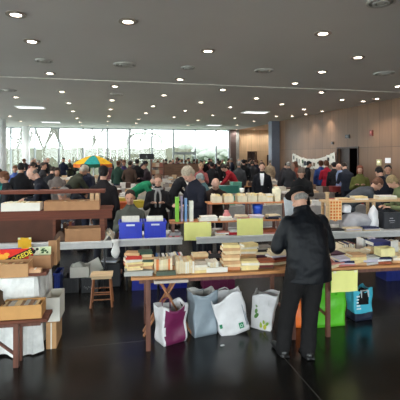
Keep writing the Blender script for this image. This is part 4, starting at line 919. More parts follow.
# ------------------------------------------------------------ shopping bags
def bag(name, label, u, v, w, d, h, mats, rz=0, lean=0, pitch=0, flare=1.08, seed=0, pick=None, handles=None, crumple=.014, z=0, slump=0):
    x, y = ST(u, v); root = thing(name, label, 'shopping bag', (x, y, z), 0, 'shopping bags')
    root.rotation_euler = (pitch, lean, SR+rz)
    n = 48
    def ring(t, s, z_): 
        r = []
        for i in range(n):
            k = i/n*4; e = int(k); f = k-e
            c = [(-1, -1), (1, -1), (1, 1), (-1, 1), (-1, -1)]; p = Vector((c[e][0]*(1-f)+c[e+1][0]*f, c[e][1]*(1-f)+c[e+1][1]*f, 0))
            p.x *= w/2*s*(1+(flare-1)*t); p.y *= d/2*s*(1+(flare-1)*t)*(1-.12*math.sin(math.pi*t))
            zz = z_
            if t > .9: zz += .018*math.sin(i*.55+seed)+.012*math.sin(i*.26+seed*2) - slump*(p.x/(w/2)+1)/2
            r.append(Vector((p.x, p.y, zz)))
        return r
    bm = bmesh.new(); rings = [ring(k/12, 1 if k else .97, h*k/12+.001) for k in range(13)]+[ring(k/12, .94, h*k/12) for k in range(12, 6, -1)]
    R = loft(bm, rings)
    for j, rr in enumerate(R):
        for vtx in rr:
            if vtx.co.z > .03:
                q = vtx.co*7+Vector((seed*3.1, 0, 0)); vtx.co += Vector((noise.noise(q), noise.noise(q+Vector((4, 4, 0))), noise.noise(q+Vector((0, 8, 3)))*.4))*crumple*2
    bm.faces.index_update()
    if pick:
        for f in bm.faces:
            c = f.calc_center_median(); f.material_index = pick(c, f.index // n >= 12, w, d, h)
    body = obj('bag_body', bm, mats, root, smooth=True)
    for hh in (handles or []):
        bm = bmesh.new(); pts = [Vector(p) for p in hh[0]]; 
        for a, b in zip(pts, pts[1:]): bar(bm, a, b, .028, .004)
        obj('handle', bm, hh[1], root)
    return root
def arc(w, y, h, dz, drop=0): return [(-w, y, h-.08), (-w*.95, y, h+dz*.5), (-w*.5, y+drop*.5, h+dz), (w*.5, y+drop*.5, h+dz), (w*.95, y, h+dz*.5), (w, y, h-.08)]
plas = lambda c, b=.5: mat('bagfoil_%d_%d_%d' % c, c, .42, var=.06, bump=b, bscale=9)
WB = plas((226, 224, 226)); MG = plas((112, 34, 78)); GB = plas((138, 150, 160)); LG = plas((92, 190, 44)); OR = plas((232, 112, 36)); CYN = plas((70, 180, 205)); IN = plas((198, 196, 192)); DK = plas((34, 40, 60))
r = bag('shopping_bag', 'white and dark magenta shopping bag with black marks, leftmost of the bags', U(170.5, .26), .25, .27, .2, .375, [WB, MG, IN], rz=math.radians(24), seed=1.4, flare=1.06,
    pick=lambda c, n, w, d, h: 1 if (not n and c.y < -d*.28 and -w*.42 < c.x < w*.44 and .015 < c.z < h*.97) else 0, handles=[(arc(.05, .10, .375, .035), MG)])
rr = random.Random(4)
for k in range(9):
    y, z, s = rr.uniform(-.06, .06), rr.uniform(.2, .38), rr.uniform(.014, .024); bm = bmesh.new(); ell(bm, (0, 0, 0), (.0025, s, s*.8)); obj('black_mark', bm, cmat((38, 40, 40), 'plastic'), r, (.134+.008*z/.43+.006, y, z))
bag('shopping_bag', 'grey blue shopping bag between the magenta one and the tilted white one', U(203, .33), .38, .27, .2, .46, [GB, IN], rz=math.radians(14), seed=2, flare=1.05, pick=lambda c, n, w, d, h: 1 if n else 0, handles=[(arc(.06, .105, .45, -.02), GB)])
r = bag('shopping_bag', 'large white shopping bag with green square emblem, tilted left under the table', U(236, .28)+.0, .34, .32, .17, .42, [WB, IN], rz=math.radians(4), lean=math.radians(-15), seed=3, flare=1.12, slump=-.02, z=.005, handles=[(arc(.07, .09, .42, .05), WB)])
GR = cmat((34, 132, 90), 'plastic')
for nm, q, m in (('green_emblem', (.045, .095, .055, .115), GR), ('green_side_mark', (-.165, -.135, .13, .17), GR)):
    obj(nm, B((q[0], q[1], -.1005, -.092, q[2], q[3])), m, r)
text('\u2302', .045, cmat((222, 236, 226), 'plastic'), r, Matrix.Translation((.07, -.1015, .085)), name='emblem_mark')
for k in range(2): obj('print_line', B((.128+.014*k, .132+.014*k, -.104, -.095, .07, (.30, .22)[k])), cmat((96, 112, 130), 'plastic'), r)
r = bag('shopping_bag', 'white shopping bag with green and yellow plant print beside the man in the hat', U(261, .4), .40, .23, .15, .39, [WB, IN], rz=math.radians(-30), lean=math.radians(9), seed=5, flare=1.12, slump=-.05, handles=[(arc(.05, -.085, .37, .03), WB)])
for k, (x, z, c, s) in enumerate(((-.07, .20, (96, 140, 70), .02), (-.06, .15, (80, 130, 60), .025), (.0, .06, (170, 190, 60), .025), (.05, .05, (196, 196, 60), .022), (.07, .09, (120, 160, 60), .018), (-.075, .26, (110, 140, 90), .015), (.03, .1, (150, 180, 70), .016))):
    bm = bmesh.new(); ell(bm, (0, 0, 0), (s*.8, .002, s*1.4)); obj('plant_print', bm, cmat(c, 'plastic'), r, (x, -.076, z), (0, .5*math.sin(k*2), 0))
bag('shopping_bag', 'orange shopping bag seen between the legs of the man in the hat', U(295, .4), .40, .16, .16, .38, [OR, plas((190, 214, 200))], rz=math.radians(-12), seed=6, flare=.72, pick=lambda c, n, w, d, h: 1 if c.z > h*.86 else 0, handles=[(arc(.03, -.05, .34, .04), WB)])
bag('shopping_bag', 'lime green shopping bag behind the right table leg', U(326, .4), .38, .36, .2, .44, [LG], rz=math.radians(2), seed=7, flare=1.0, handles=[(arc(.06, -.105, .44, .0), LG), (arc(.06, .1, .44, .02), LG)], crumple=.01)
r = bag('shopping_bag', 'cyan and navy shopping bag stuffed with black cloth, rightmost of the bags', U(357.5, .5), .47, .24, .17, .36, [CYN, DK], rz=math.radians(8), seed=8, flare=1.06, pick=lambda c, n, w, d, h: 1 if c.z < h*.27 else 0, handles=[(arc(.05, -.1, .36, .0), WB)])
for k in range(5): obj('white_print', B((-.105+.0*k, -.045-.012*(k % 2), -.0965, -.092, .14+.036*k, .157+.036*k)), cmat((224, 238, 242), 'plastic'), r)
heap('black_garment', 'black cloth spilling over the edge of the cyan bag', 'clothing', U(361.5, .4), .38, .20, .15, .05, .19, (22, 22, 24), .035, seed=12)
bm = bmesh.new(); add_box(bm, -.02, .02, -.012, .012, 0, .003); add_box(bm, -.01, .016, -.004, .012, .003, .005); x, y = G(222.5, 345.5, 0)
tag(obj('paper_scrap', bm, cmat((220, 220, 220), 'paper'), loc=(x, y, 0.0005), rot=(0, 0, .4)), 'tiny white paper scrap on the dark floor', 'scrap')

# ------------------------------------------------------------ the man in the foreground
def foreground_man():
    P = make_pose(lean=4, round_=21, head=14, yaw=6, arms='front', stance=.12)
    P.leg = [(P.hip+Vector((-.125, 0, -.02)), Vector((-.20, .03, .49)), Vector((-.27, .04, .085))), (P.hip+Vector((.06, 0, -.02)), Vector((.025, .0, .49)), Vector((-.035, -.045, .085)))]
    P.arm = [(sh+Vector((s*.005, 0, .02)), sh+Vector((s*.12, .03, -.25)), sh+(Vector((.03, .25, -.09)) if s < 0 else Vector((0, .24, -.22))), Vector((-s*.3, .9, .25 if s < 0 else -.1)).normalized()) for s, sh in zip((-1, 1), P.sh)]
    POSES['front'] = (P, None)
    M = {}
    bm = bmesh.new(); head_bm(bm, P.headM); hp = P.headM @ Vector((0, -.025, -.05)); chain(bm, [P.sp[4][0], P.sp[5][0], hp], [.066, .058, .056]); torso(bm, P, -.02)
    for (sh, el, wr, hd), s in zip(P.arm, (-1, 1)): chain(bm, [P.sp[3][0]+(sh-P.sp[3][0])*.6, sh, el, wr], [.06, .046, .034, .026]); hand_bm(bm, wr, hd, s, .5)
    for h, k, a in P.leg: chain(bm, [h, k, a, a+Vector((0, .11, -.045))], [.078, .045, .034, .026])
    M['body'] = remesh(bm, .009, 2)
    bm = bmesh.new()
    rings = [ering(P.hip+Vector((0, .0, -.155)), X3, Vector((0, 1, 0)), .25, .17, 32), ering(P.hip+Vector((0, .005, -.07)), X3, Vector((0, 1, 0)), .24, .17, 32)]
    for i, (p, d) in enumerate(P.sp):
        rx, ry = [(.234, .17), (.226, .168), (.226, .17), (.222, .158), (.178, .122), (.094, .088)][i]; rings.append(ering(p, X3, Vector((0, d.z, -d.y)), rx, ry, 32))
    loft(bm, rings)
    for sh, el, wr, hd in P.arm: chain(bm, [P.sp[3][0]+(sh-P.sp[3][0])*.45+P.sp[3][1]*.0, sh, (sh+el)/2, el, wr], [.10, .085, .078, .072, .056], 18)
    p, d = P.sp[5]; ay = Vector((0, d.z, -d.y)); loft(bm, [ering(p-d*.05, X3, ay, .12, .095), ering(p-d*.0, X3, ay, .096, .09), ering(p+d*.05, X3, ay, .09, .086)])
    M['coat'] = remesh(bm, .011, 2, (.028, .14))
    bm = bmesh.new(); chain(bm, [P.hip+Vector((-.06, 0, 0)), P.hip+Vector((.06, 0, 0))], [.13, .13]); 
    for h, k, a in P.leg: chain(bm, [h, (h+k)/2, k, (k+a)/2, a+Vector((0, -.015, -.03))], [.118, .105, .09, .08, .078], 18)
    M['trousers'] = remesh(bm, .012, 2, (.018, .1))
    M['shoe'] = []
    for s, (h, k, a) in zip((-1, 1), P.leg):
        bm = bmesh.new(); o = Vector((a.x, a.y, 0)); chain(bm, [o+Vector((0, -.06, .045)), o+Vector((s*.01, .07, .04)), o+Vector((s*.03, .17, .032))], [.045, .047, .034], 12); add_box(bm, o.x-.042, o.x+.05, o.y-.1, o.y+.14, .002, .02); chain(bm, [o+Vector((0, -.01, .04)), o+Vector((0, -.01, .1))], [.047, .046]); M['shoe'].append(remesh(bm, .009, 2))
    x, y = GZ(308.5, 4.02)
    r = bpy.data.objects.new('person', M['body']); COL.objects.link(r); slot(r, cmat(SKIN[0], 'skin')); tag(r, 'large man in black jacket and hat seen from behind at the front table', 'person')
    k = .945; r.location = (x, y, 0); r.scale = (k, k, k); r.rotation_euler = (0, 0, SR+math.radians(-1))
    def ch(nm, me, m, mw=None, sm=False):
        o = bpy.data.objects.new(nm, me); COL.objects.link(o); o.parent = r
        if me.materials and me.materials[0] is None: slot(o, m)
        if mw is not None: o.matrix_local = mw
        return o
    leather = mat('black_leather', (13, 16, 22), .5, var=.2, scale=5, bump=.5, bscale=7, spec=.22)
    jk = ch('jacket', M['coat'], leather); ch('trousers', M['trousers'], mat('charcoal_trousers', (25, 24, 25), .85, var=.12, bump=.4, bscale=20, spec=.2)); [ch('shoe', q, cmat((22, 21, 22), 'plastic')) for q in M['shoe']]
    ch('hair', HAIR['fringe'], cmat((140, 136, 132), 'hair'), P.headM @ Matrix.Translation((0, -.004, -.004)) @ Matrix.Diagonal((1.03, 1.03, .9, 1)))
    for s in (-1, 1): ch('eye', EYE, cmat((30, 24, 22), 'plastic'), P.headM @ Matrix.Translation((s*.031, .083, .004)))
    ch('mouth', MOU, cmat((150, 82, 78), 'plastic'), P.headM @ Matrix.Translation((0, .082, -.062)))
    # hat: brim, crown and band
    H = P.headM @ Matrix.Translation((0, -.012, .052)) @ Matrix.Rotation(math.radians(10), 4, 'X')
    bm = bmesh.new(); n = 36; X_, Y_ = Vector((1, 0, 0)), Vector((0, 1, 0))
    loft(bm, [ering((0, 0, -.004), X_, Y_, .088, .108, n), ering((0, 0, -.004), X_, Y_, .138, .158, n), ering((0, 0, .006), X_, Y_, .14, .16, n), ering((0, 0, .004), X_, Y_, .094, .114, n), ering((0, 0, .03), X_, Y_, .090, .110, n), ering((0, 0, .058), X_, Y_, .082, .102, n), ering((0, 0, .074), X_, Y_, .068, .088, n), ering((0, 0, .077), X_, Y_, .05, .07, n), ering((0, 0, .07), X_, Y_, .02, .045, n)], cap=True)
    for v_ in bm.verts:
        rr_ = math.hypot(v_.co.x, v_.co.y)
        if rr_ > .12: v_.co.z += .012*(abs(v_.co.x)/.14)**2
    hm = mesh_of('hat', bm, cmat((20, 19, 21))); hm.shade_smooth(); hat = ch('hat', hm, None, H)
    bm = bmesh.new(); loft(bm, [ering((0, 0, .006), X_, Y_, .0955, .1155, n), ering((0, 0, .026), X_, Y_, .0925, .1125, n)], cap=True); b = obj('hat_band', bm, cmat((92, 58, 48)), hat)
    # jacket seam details
    return r
foreground_man()
x, y = GZ(293.5, 4.40)
q = thing('newspaper', 'folded white paper held up by the man in the black hat', 'paper', (x, y, 1.20), SR); q.rotation_euler = (math.radians(-12), 0, SR+.1)
obj('front_sheet', B((-.085, .04, -.004, -.0005, 0, .30)), cmat((226, 232, 238), 'paper'), q); obj('back_sheet', B((-.085, .045, .0005, .004, 0, .295)), cmat((226, 232, 238), 'paper'), q)

# ------------------------------------------------------------ stall people
def P_(px, Z): return GZ(px, Z)
HB, HG, HBL, HBR, HW = (50, 40, 34), (140, 136, 132), (26, 24, 26), (96, 62, 44), (186, 182, 176)
person('browse', 'grey-haired man in a dark navy coat bending behind the tall lime green album', P_(200, 7.1), math.radians(205), h=1.80, coat=(30, 32, 44), hair=('full', (172, 160, 142)), skin=2, near=True)
person('bend', 'bald person with pink scalp bending just right of the grey-haired man', P_(214.5, 8.0), math.radians(258), h=1.66, coat=(60, 48, 44), hair=None, skin=2, near=True)
person('sitboy', 'boy in a grey green jacket sitting behind the left blue crate', P_(130.5, 7.15), math.radians(262), h=1.78, coat=(84, 88, 82), hair=('short', (46, 38, 34)), skin=1, near=True, names=('jacket', 'trousers'))
w_ = person('woman', 'woman in a black jacket and pale scarf behind the right blue crate', P_(158, 7.6), math.radians(262), h=1.60, coat=(34, 32, 34), hair=('short', (112, 84, 66)), skin=0, near=True, names=('jacket', 'trousers'))
scarf(w_, 'woman', (150, 148, 146))
person('stand', 'dark-haired person in long black coat, back turned, behind the left shelf unit', P_(103, 7.2), FWD, h=1.76, coat=(30, 27, 30), hair=('short', HBL), near=True)
person('browse', 'bald man with a pink head in a dark coat behind the left shelf unit', P_(46, 8.0), math.radians(180), h=1.76, coat=(28, 30, 40), hair=('fringe', (120, 110, 104)), skin=2, near=True)
person('woman', 'brown-haired woman in a black coat over teal at the far left', P_(8, 8.2), math.radians(190), h=1.62, coat=(36, 38, 44), hair=('full', (110, 72, 50)), near=True, shirt=(60, 150, 140))
person('stand', 'person in a teal and black top cut off by the left edge', P_(-3, 8.8), FWD, h=1.66, coat=(26, 90, 96), hair=('long', HB))
person('stand', 'young man in a dark suit jacket and white shirt facing the camera behind the boxes', P_(262, 11.6), TOCAM(P_(262, 11.6)), h=1.74, coat=(28, 28, 34), hair=('short', (70, 52, 42)), skin=2, near=True, shirt=(236, 236, 240), names=('suit_jacket', 'trousers'))
person('browse', 'man in a black coat facing the camera just right of the dark pillar', P_(302, 9.6), math.radians(240), h=1.70, coat=(30, 30, 32), hair=('short', (92, 80, 72)), near=True)
person('stoop', 'person in a grey coat bending far forward over the books at the right', P_(347, 8.2), RIGHT+.1, h=1.84, coat=(74, 78, 84), hair=('short', (110, 76, 60)))
person('browse', 'large person in a dark navy coat seen from behind at the right', P_(384, 9.1), FWD, h=1.72, coat=(30, 32, 42), hair=('short', HBL))
person('woman', 'woman in an olive green jacket with red brown hair before the wood wall', P_(360, 11.5), TOCAM(P_(360, 11.5)), h=1.66, coat=(96, 98, 52), hair=('long', (122, 66, 48)), near=True)
person('stand', 'dark-haired man in a grey pullover under the white wall notice', P_(388, 10.4), TOCAM(P_(388, 10.4)), h=1.70, coat=(84, 82, 84), hair=('short', HBL), near=True, skin=1)
person('womanbrowse', 'person in a green grey jacket with fair hair cut off by the right edge', P_(407, 7.6), LEFT, h=1.62, coat=(112, 120, 86), hair=('full', (150, 130, 96)))

# ------------------------------------------------------------ book tables filling the hall
EMPTY_N = [0]
stuffbm = bmesh.new(); stuff_cols = []
tn = 0
GOODS = []
for px, py, w in ((228, 176, .62), (236, 170, .3), (122, 189, .4), (119, 196, .4), (224, 181, .5), (336, 174, .4), (137, 187, .3)):
    GOODS.append((*PY(px, {176: 12.4, 170: 12.8, 189: 9.8, 196: 9.42, 181: 9.5, 174: 12.1, 187: 9.5}[py]), w))
def hall_table(x0, x1, yc, w, label, cloth=None, n=16, far=False, key='', h=.75):
    global tn
    L = x1-x0; xc = (x0+x1)/2
    o = thing('trestle_table', label, 'table', (xc, yc, 0), 0, 'long tables of the hall')
    obj('table_top', B((-L/2, L/2, -w/2, w/2, h-.03, h)), W_table if cloth is None else cmat(cloth), o)
    for sx in (-1, 1):
        for sy in (-1, 1): obj('leg', B((sx*(L/2-.12)-.02, sx*(L/2-.12)+.02, sy*(w/2-.08)-.02, sy*(w/2-.08)+.02, 0, h-.03)), W_leg, o)
    if cloth: obj('skirt', B((-L/2, L/2, -w/2-.006, -w/2, .25, h-.002)), cmat(cloth), o)
    rr = random.Random(hash(key) % 1000 if False else len(label)*7+tn); tn += 1
    k = 0; x = x0+.15
    st = (L-.3)/n
    for i in range(n):
        for rowy in (-.22, .16):
            wd, ln, T = rr.uniform(.14, .24), rr.uniform(.18, .26), rr.uniform(.05, .2)
            cn, c = rr.choice([('pale', (214, 208, 196)), ('white', (226, 226, 224)), ('grey', (150, 148, 150)), ('tan', (190, 160, 124)), ('dark', (70, 62, 62)), ('brown', (128, 96, 76)), ('pink', (190, 130, 130)), ('teal', (70, 130, 120)), ('red', (160, 60, 56)), ('cream', (222, 206, 172)), ('blue', (80, 96, 140))])
            px_, py_ = x0+.15+st*(i+.5), yc+rowy+rr.uniform(-.03, .03)
            if any(abs(px_-gx) < gw/2+.16 and abs(py_-gy) < .33 for gx, gy, gw in GOODS): continue
            z = h+.001+T/2; rz = rr.uniform(-.4, .4)
            if far:
                add_box(stuffbm, -ln/2, ln/2, -wd/2, wd/2, -T/2, T/2, Matrix.Translation((px_, py_, z)) @ Matrix.Rotation(rz, 4, 'Z')); stuff_cols.append(rr.randrange(5))
            else:
                bk = book(px_, py_, z, (0, 0, rz+math.pi/2), (wd, ln, T*.6), c, '%s book, %s line, %s from left, %s' % (cn, 'front' if rowy < 0 else 'rear', ORD[i] if i < 20 else str(i), key), 'books on the '+key, pages=False); bk.location.z = h+.001+T*.3
    return o
def xr_(px, Y): return PY(px, Y)[0]
hall = [
 (xr_(20, 9.6), xr_(98, 9.6), 9.6, (196, 196, 200), 'hall table behind the left shelf unit with pale cloth', 'pale table behind the left shelf unit', False),
 (xr_(112, 9.6), xr_(152, 9.6), 9.6, (200, 196, 186), 'hall table behind the boy with pale cloth', 'pale table behind the boy', False),
 (xr_(212, 9.4), xr_(292, 9.4), 9.6, (172, 168, 164), 'hall table behind the upper plank boxes', 'grey table behind the plank boxes', False),
 (xr_(314, 8.6), xr_(384, 8.6), 9.2, (180, 176, 176), 'hall table at the right under the stooping person', 'grey table under the stooping person', False),
 (xr_(108, 12.6), xr_(170, 12.6), 12.6, (206, 202, 196), 'second-row table by the green-jacketed person', 'second-row table in the middle', True),
 (xr_(174, 12.6), xr_(240, 12.6), 12.6, (168, 160, 154), 'second-row table with teal goods', 'second-row table right of the middle', True),
 (xr_(284, 11.6), xr_(338, 11.6), 12.2, (150, 140, 134), 'second-row table in front of the bunting', 'second-row table before the bunting', True),
 (xr_(12, 13.4), xr_(90, 13.4), 13.4, (206, 206, 208), 'second-row table at the left beyond the bald man', 'second-row table at the left', True)]
for Y in (15.4, 18.2, 21.0):
    for a, b, s in ((15, 78, 'left'), (84, 150, 'middle left'), (154, 214, 'middle'), (218, 276, 'right')):
        hall.append((xr_(a, Y), xr_(b, Y), Y, random.Random(int(Y*a)).choice([(190, 186, 180), (160, 150, 140), (206, 204, 200), None]), '%s table of the %s row in the hall' % (s, {15.4: 'third', 18.2: 'fourth', 21.0: 'fifth'}[Y]), 'x', True))
for a, b, Y, cl, lab, key, far in hall:
    hall_table(a, b, Y, .8, lab, cl, n=max(4, int((b-a)/(.21 if far else .32))), far=far, key=key)
cols5 = [cmat(c, 'paper') for c in ((214, 206, 190), (150, 140, 134), (196, 166, 132), (96, 74, 66), (228, 226, 222))]
for i, f in enumerate(stuffbm.faces): f.material_index = stuff_cols[i//6]
tag(obj('book_piles', stuffbm, cols5), 'small piles of books covering the distant tables', 'books', kind='stuff')
# teal and red goods, partition, racks
for k, (px, py, w, h, c, lb) in enumerate(((228, 176, .62, .22, (60, 130, 118), 'flat teal box on the table right of the middle'), (236, 170, .3, .3, (110, 180, 160), 'small pale teal box beside the red-clad person'), (122, 189, .4, .18, (214, 196, 80), 'yellow box on the table behind the boy'), (119, 196, .4, .12, (214, 104, 60), 'orange box on the near table behind the boy'), (224, 181, .5, .2, (90, 160, 134), 'pale green crate on the table left of the suited man'), (336, 174, .4, .16, (150, 60, 56), 'red brown box before the doorway'), (137, 187, .3, .14, (220, 196, 70), 'yellow tin above the head of the boy'))):
    x, y, _ = GOODS[k]; o = thing('goods_box', lb, 'box', (x, y, .751+.21), 0); h_ = h
    obj('box_body', B((-w/2, w/2, -.13, .13, -.21, -.21+h_)), cmat(c, 'plastic'), o, bev=.004); obj('lid', B((-w/2-.005, w/2+.005, -.135, .135, -.209+h_, -.19+h_)), cmat(c, 'plastic'), o)
x0, x1 = xr_(158, 23.2), xr_(201, 23.2); o = thing('wooden_partition', 'low wooden partition in front of the far double door', 'partition', ((x0+x1)/2, 23.2, 0)); a = (x1-x0)/2
obj('panel', B((-a, a, -.02, .02, .1, 1.42)), wood('partition_wood', (146, 108, 84), .5, 0), o); obj('cap', B((-a-.02, a+.02, -.04, .04, 1.42, 1.46)), W_brown, o)
for s in (-1, 1): obj('foot', B((s*(a-.2)-.03, s*(a-.2)+.03, -.25, .25, 0, .1)), W_brown, o)
x0, x1 = xr_(151, 19.6), xr_(164, 19.6); o = thing('book_rack', 'reddish wooden rack of books right of the middle crowd', 'rack', ((x0+x1)/2, 19.6, 0)); a = (x1-x0)/2
obj('side', B((-a, -a+.03, -.15, .15, 0, 1.75)), W_brown, o); obj('side', B((a-.03, a, -.15, .15, 0, 1.75)), W_brown, o)
for z in (.3, .65, 1.0, 1.35, 1.7): obj('shelf', B((-a+.03, a-.03, -.15, .15, z, z+.03)), W_brown, o)
for z in (1.035, 1.385): 
    for k in range(3): tag(obj('book_bundle', B(((x0+x1)/2 and (-a+.05+k*(2*a-.1)/3), -a+.03+(k+1)*(2*a-.1)/3, -.1, .1, z, z+.2)), cmat(((196, 160, 130), (206, 190, 170), (170, 110, 96))[k], 'paper'), loc=((x0+x1)/2, 19.6, 0)), '%s bundle of books on the %s shelf of the wooden rack' % (('left', 'middle', 'right')[k], 'upper' if z > 1.2 else 'lower'), 'books', 'bundles on the rack')
for k, px in enumerate((143, 150.5)):
    x, y = PY(px, 22.6); o = thing('display_screen', '%s small dark screen on a stand before the windows' % ('left', 'right')[k], 'screen', (x, y, 0), 0, 'screens on stands'); obj('screen', B((-.2, .2, -.03, .03, 1.72, 2.02)), M_dark, o, bev=.01); obj('pole', B((-.02, .02, -.02, .02, .02, 1.72)), M_dark, o); obj('foot', B((-.2, .2, -.2, .2, 0, .02)), M_dark, o)
# parasol
x, y = GZ(93.5, 15.6); o = thing('parasol', 'yellow and teal striped parasol open in the left crowd', 'parasol', (x, y, 0))
Rr, zt, ze = .76, 1.93, 1.63
pm = [cmat((226, 176, 40)), cmat((40, 150, 146))]
for k in range(8):
    bm = bmesh.new(); g = []
    a0, a1 = math.pi/4*k+.35, math.pi/4*(k+1)+.35
    for j in range(7):
        t = j/6; r_ = Rr*t; z = zt-(zt-ze)*t**1.7; row_ = []
        for i in range(5):
            a = a0+(a1-a0)*i/4; sag = 1-.05*math.sin(math.pi*i/4)*t; row_.append(bm.verts.new((r_*sag*math.cos(a), r_*sag*math.sin(a), z-.02*math.sin(math.pi*i/4)*t)) if j else None)
        g.append(row_)
    ap = bm.verts.new((0, 0, zt))
    for i in range(4): bm.faces.new((ap, g[1][i], g[1][i+1]))
    for j in range(1, 6):
        for i in range(4): bm.faces.new((g[j][i], g[j+1][i], g[j+1][i+1], g[j][i+1]))
    val = [bm.verts.new(v_.co+Vector((0, 0, -.13))) for v_ in g[6]]
    for i in range(4): bm.faces.new((g[6][i], val[i], val[i+1], g[6][i+1]))
    q = obj('canopy_panel', bm, [pm[k % 2], cmat((206, 110, 50)) if k % 2 == 0 else cmat((30, 80, 60))], o)
    for f in q.data.polygons:
        if f.index >= len(q.data.polygons)-4: f.material_index = 1
    sm = q.modifiers.new('thickness', 'SOLIDIFY'); sm.thickness = .004
    bm = bmesh.new(); am = a0; bar(bm, (0, 0, zt-.03), (Rr*.98*math.cos(am), Rr*.98*math.sin(am), ze-.0), .008); obj('rib', bm, M_white, o)
bm = bmesh.new(); chain(bm, [(0, 0, .06), (0, 0, zt+.04)], [.025, .02], 12); obj('pole', bm, M_white, o, smooth=True)
bm = bmesh.new(); lathe(bm, [(.24, 0), (.24, .05), (.05, .07), (.04, .12)], 20); obj('base', bm, M_white, o, smooth=True)

# ------------------------------------------------------------ the crowd
BLK, NAVY, CHAR, OLV, BRN = (30, 30, 34), (32, 36, 54), (54, 54, 58), (58, 60, 48), (74, 58, 50)
HN = [('short', HBL), ('short', HB), ('full', HBR), ('short', HG), ('full', HB), ('cap', (40, 40, 46)), ('long', HBR), ('fringe', HG)]
keys = ['stand', 'browse', 'pocket', 'woman', 'bend', 'womanbrowse']
cr = random.Random(21)
PLACED = [(o.location.x, o.location.y) for o in S.objects if o.name.startswith('person')]
RECTS = [(a-.3, b+.3, Y-.62, Y+.62) for a, b, Y, *_ in hall]
def free(x, y): return all((x-a)**2+(y-b)**2 > .68**2 for a, b in PLACED) and not any(a < x < b and c < y < d for a, b, c, d in RECTS) and x < XW-.5-(.2 if pil_y-.4 < y < pil_y+.9 else 0) and y < YW-.5
def settle(px, Y):
    for k in range(40):
        for sg in (1, -1):
            y = Y+sg*k*.12; x = PY(px, y)[0]
            if free(x, y): PLACED.append((x, y)); return (x, y)
    PLACED.append(PY(px, Y)); return PY(px, Y)
def crowd(px, Y, key, face, h, coat, hair, label, skin=None, group=None, shirt=None):
    return person(key, label, settle(px, Y), face, h=h, coat=coat, hair=hair, skin=cr.randrange(4) if skin is None else skin, group=group, shirt=shirt, trou=cr.choice([(38, 40, 50), (50, 50, 52), (60, 66, 86)]))
crowd(21, 10.6, 'pocket', FWD+.4, 1.76, BLK, ('short', HBL), 'big person in a black coat left of the bald man')
crowd(68, 10.7, 'bend', RIGHT+.8, 1.82, OLV, ('full', (170, 160, 146)), 'person in a dark olive coat leaning right, left of the parasol')
crowd(83, 11.6, 'stand', FWD, 1.70, NAVY, ('short', HBL), 'person in a navy coat under the left side of the parasol')
crowd(75.5, 8.0, 'sit', math.radians(200), 1.80, (62, 62, 70), ('full', HG), 'grey-haired seated person behind the left cardboard box')
crowd(85.5, 8.6, 'bend', LEFT, 1.45, (40, 42, 52), ('short', HBL), 'stooping person in dark blue left of the black-coated person')
crowd(57, 11.0, 'woman', TOCAM(PY(57, 11)), 1.62, (128, 118, 114), ('long', HB), 'person in a greyish top in the left crowd')
crowd(50, 11.6, 'browse', FWD, 1.66, BLK, ('short', HB), 'person in black just right of the bald man')
crowd(42, 14.4, 'stand', RIGHT, 1.70, CHAR, ('short', HB), 'person in charcoal behind the bald man')
crowd(30, 14.5, 'browse', FWD, 1.72, NAVY, ('full', HB), 'person in navy behind the big black coat')
crowd(15, 14.6, 'woman', TOCAM(PY(15, 14.6)), 1.6, (70, 90, 150), ('full', HBR), 'woman in a blue top at the far left')
crowd(133, 11.4, 'stoop', RIGHT, 1.72, (36, 130, 92), ('fringe', HG), 'person in a bright green jacket bending at the table behind the boy', skin=2)
crowd(118, 16.8, 'stand', FWD, 1.72, (46, 70, 60), ('short', HBR), 'person in dark green standing right of the parasol')
crowd(124, 16.9, 'woman', TOCAM(PY(124, 16.9)), 1.74, (62, 52, 96), ('full', HBR), 'person in a violet top right of the parasol')
crowd(129.5, 16.7, 'pocket', FWD, 1.72, BRN, ('short', HB), 'person in dark brown in the middle crowd')
crowd(137, 16.6, 'stand', FWD, 1.78, BLK, ('short', HBL), 'tallest person in black in the middle crowd')
crowd(143.5, 16.9, 'pocket', RIGHT, 1.70, BLK, ('full', HBL), 'broad person in black at the right of the middle crowd')
crowd(149, 17.1, 'browse', LEFT, 1.66, (50, 40, 46), ('cap', (50, 44, 50)), 'capped person left of the wooden rack')
crowd(110, 19.3, 'browse', FWD, 1.6, (90, 50, 54), ('short', HBL), 'person in dark red just right of the parasol pole')
crowd(88, 14.0, 'stand', FWD, 1.56, (50, 50, 60), ('short', HBL), 'dark person standing under the parasol, left of its pole')
crowd(101, 14.2, 'woman', RIGHT, 1.56, BLK, ('full', HBL), 'dark person standing under the parasol, right of its pole')
crowd(173, 11.0, 'bend', RIGHT+.6, 1.66, BLK, ('short', HBL), 'person in black stooping left of the grey-haired man')
crowd(201, 13.9, 'woman', TOCAM(PY(201, 13.9)), 1.66, (160, 90, 90), ('full', (170, 140, 110)), 'fair-haired person in rose right of the grey-haired man')
crowd(207, 11.2, 'sitwoman', LEFT, 1.9, (80, 110, 116), ('full', (150, 160, 160)), 'seated person in blue grey behind the bald head')
crowd(212, 14.3, 'stand', FWD, 1.70, BLK, ('short', HBL), 'person in black standing left of the teal box')
crowd(219, 16.8, 'pocket', FWD, 1.70, BLK, ('short', HB), 'person in black beyond the teal box')
crowd(236, 13.9, 'bend', LEFT, 1.74, (150, 34, 44), ('short', HB), 'person in a red jacket leaning left near the pale teal box')
crowd(239, 14.3, 'stand', FWD, 1.72, (70, 72, 76), ('short', HG), 'person in grey right of the red jacket')
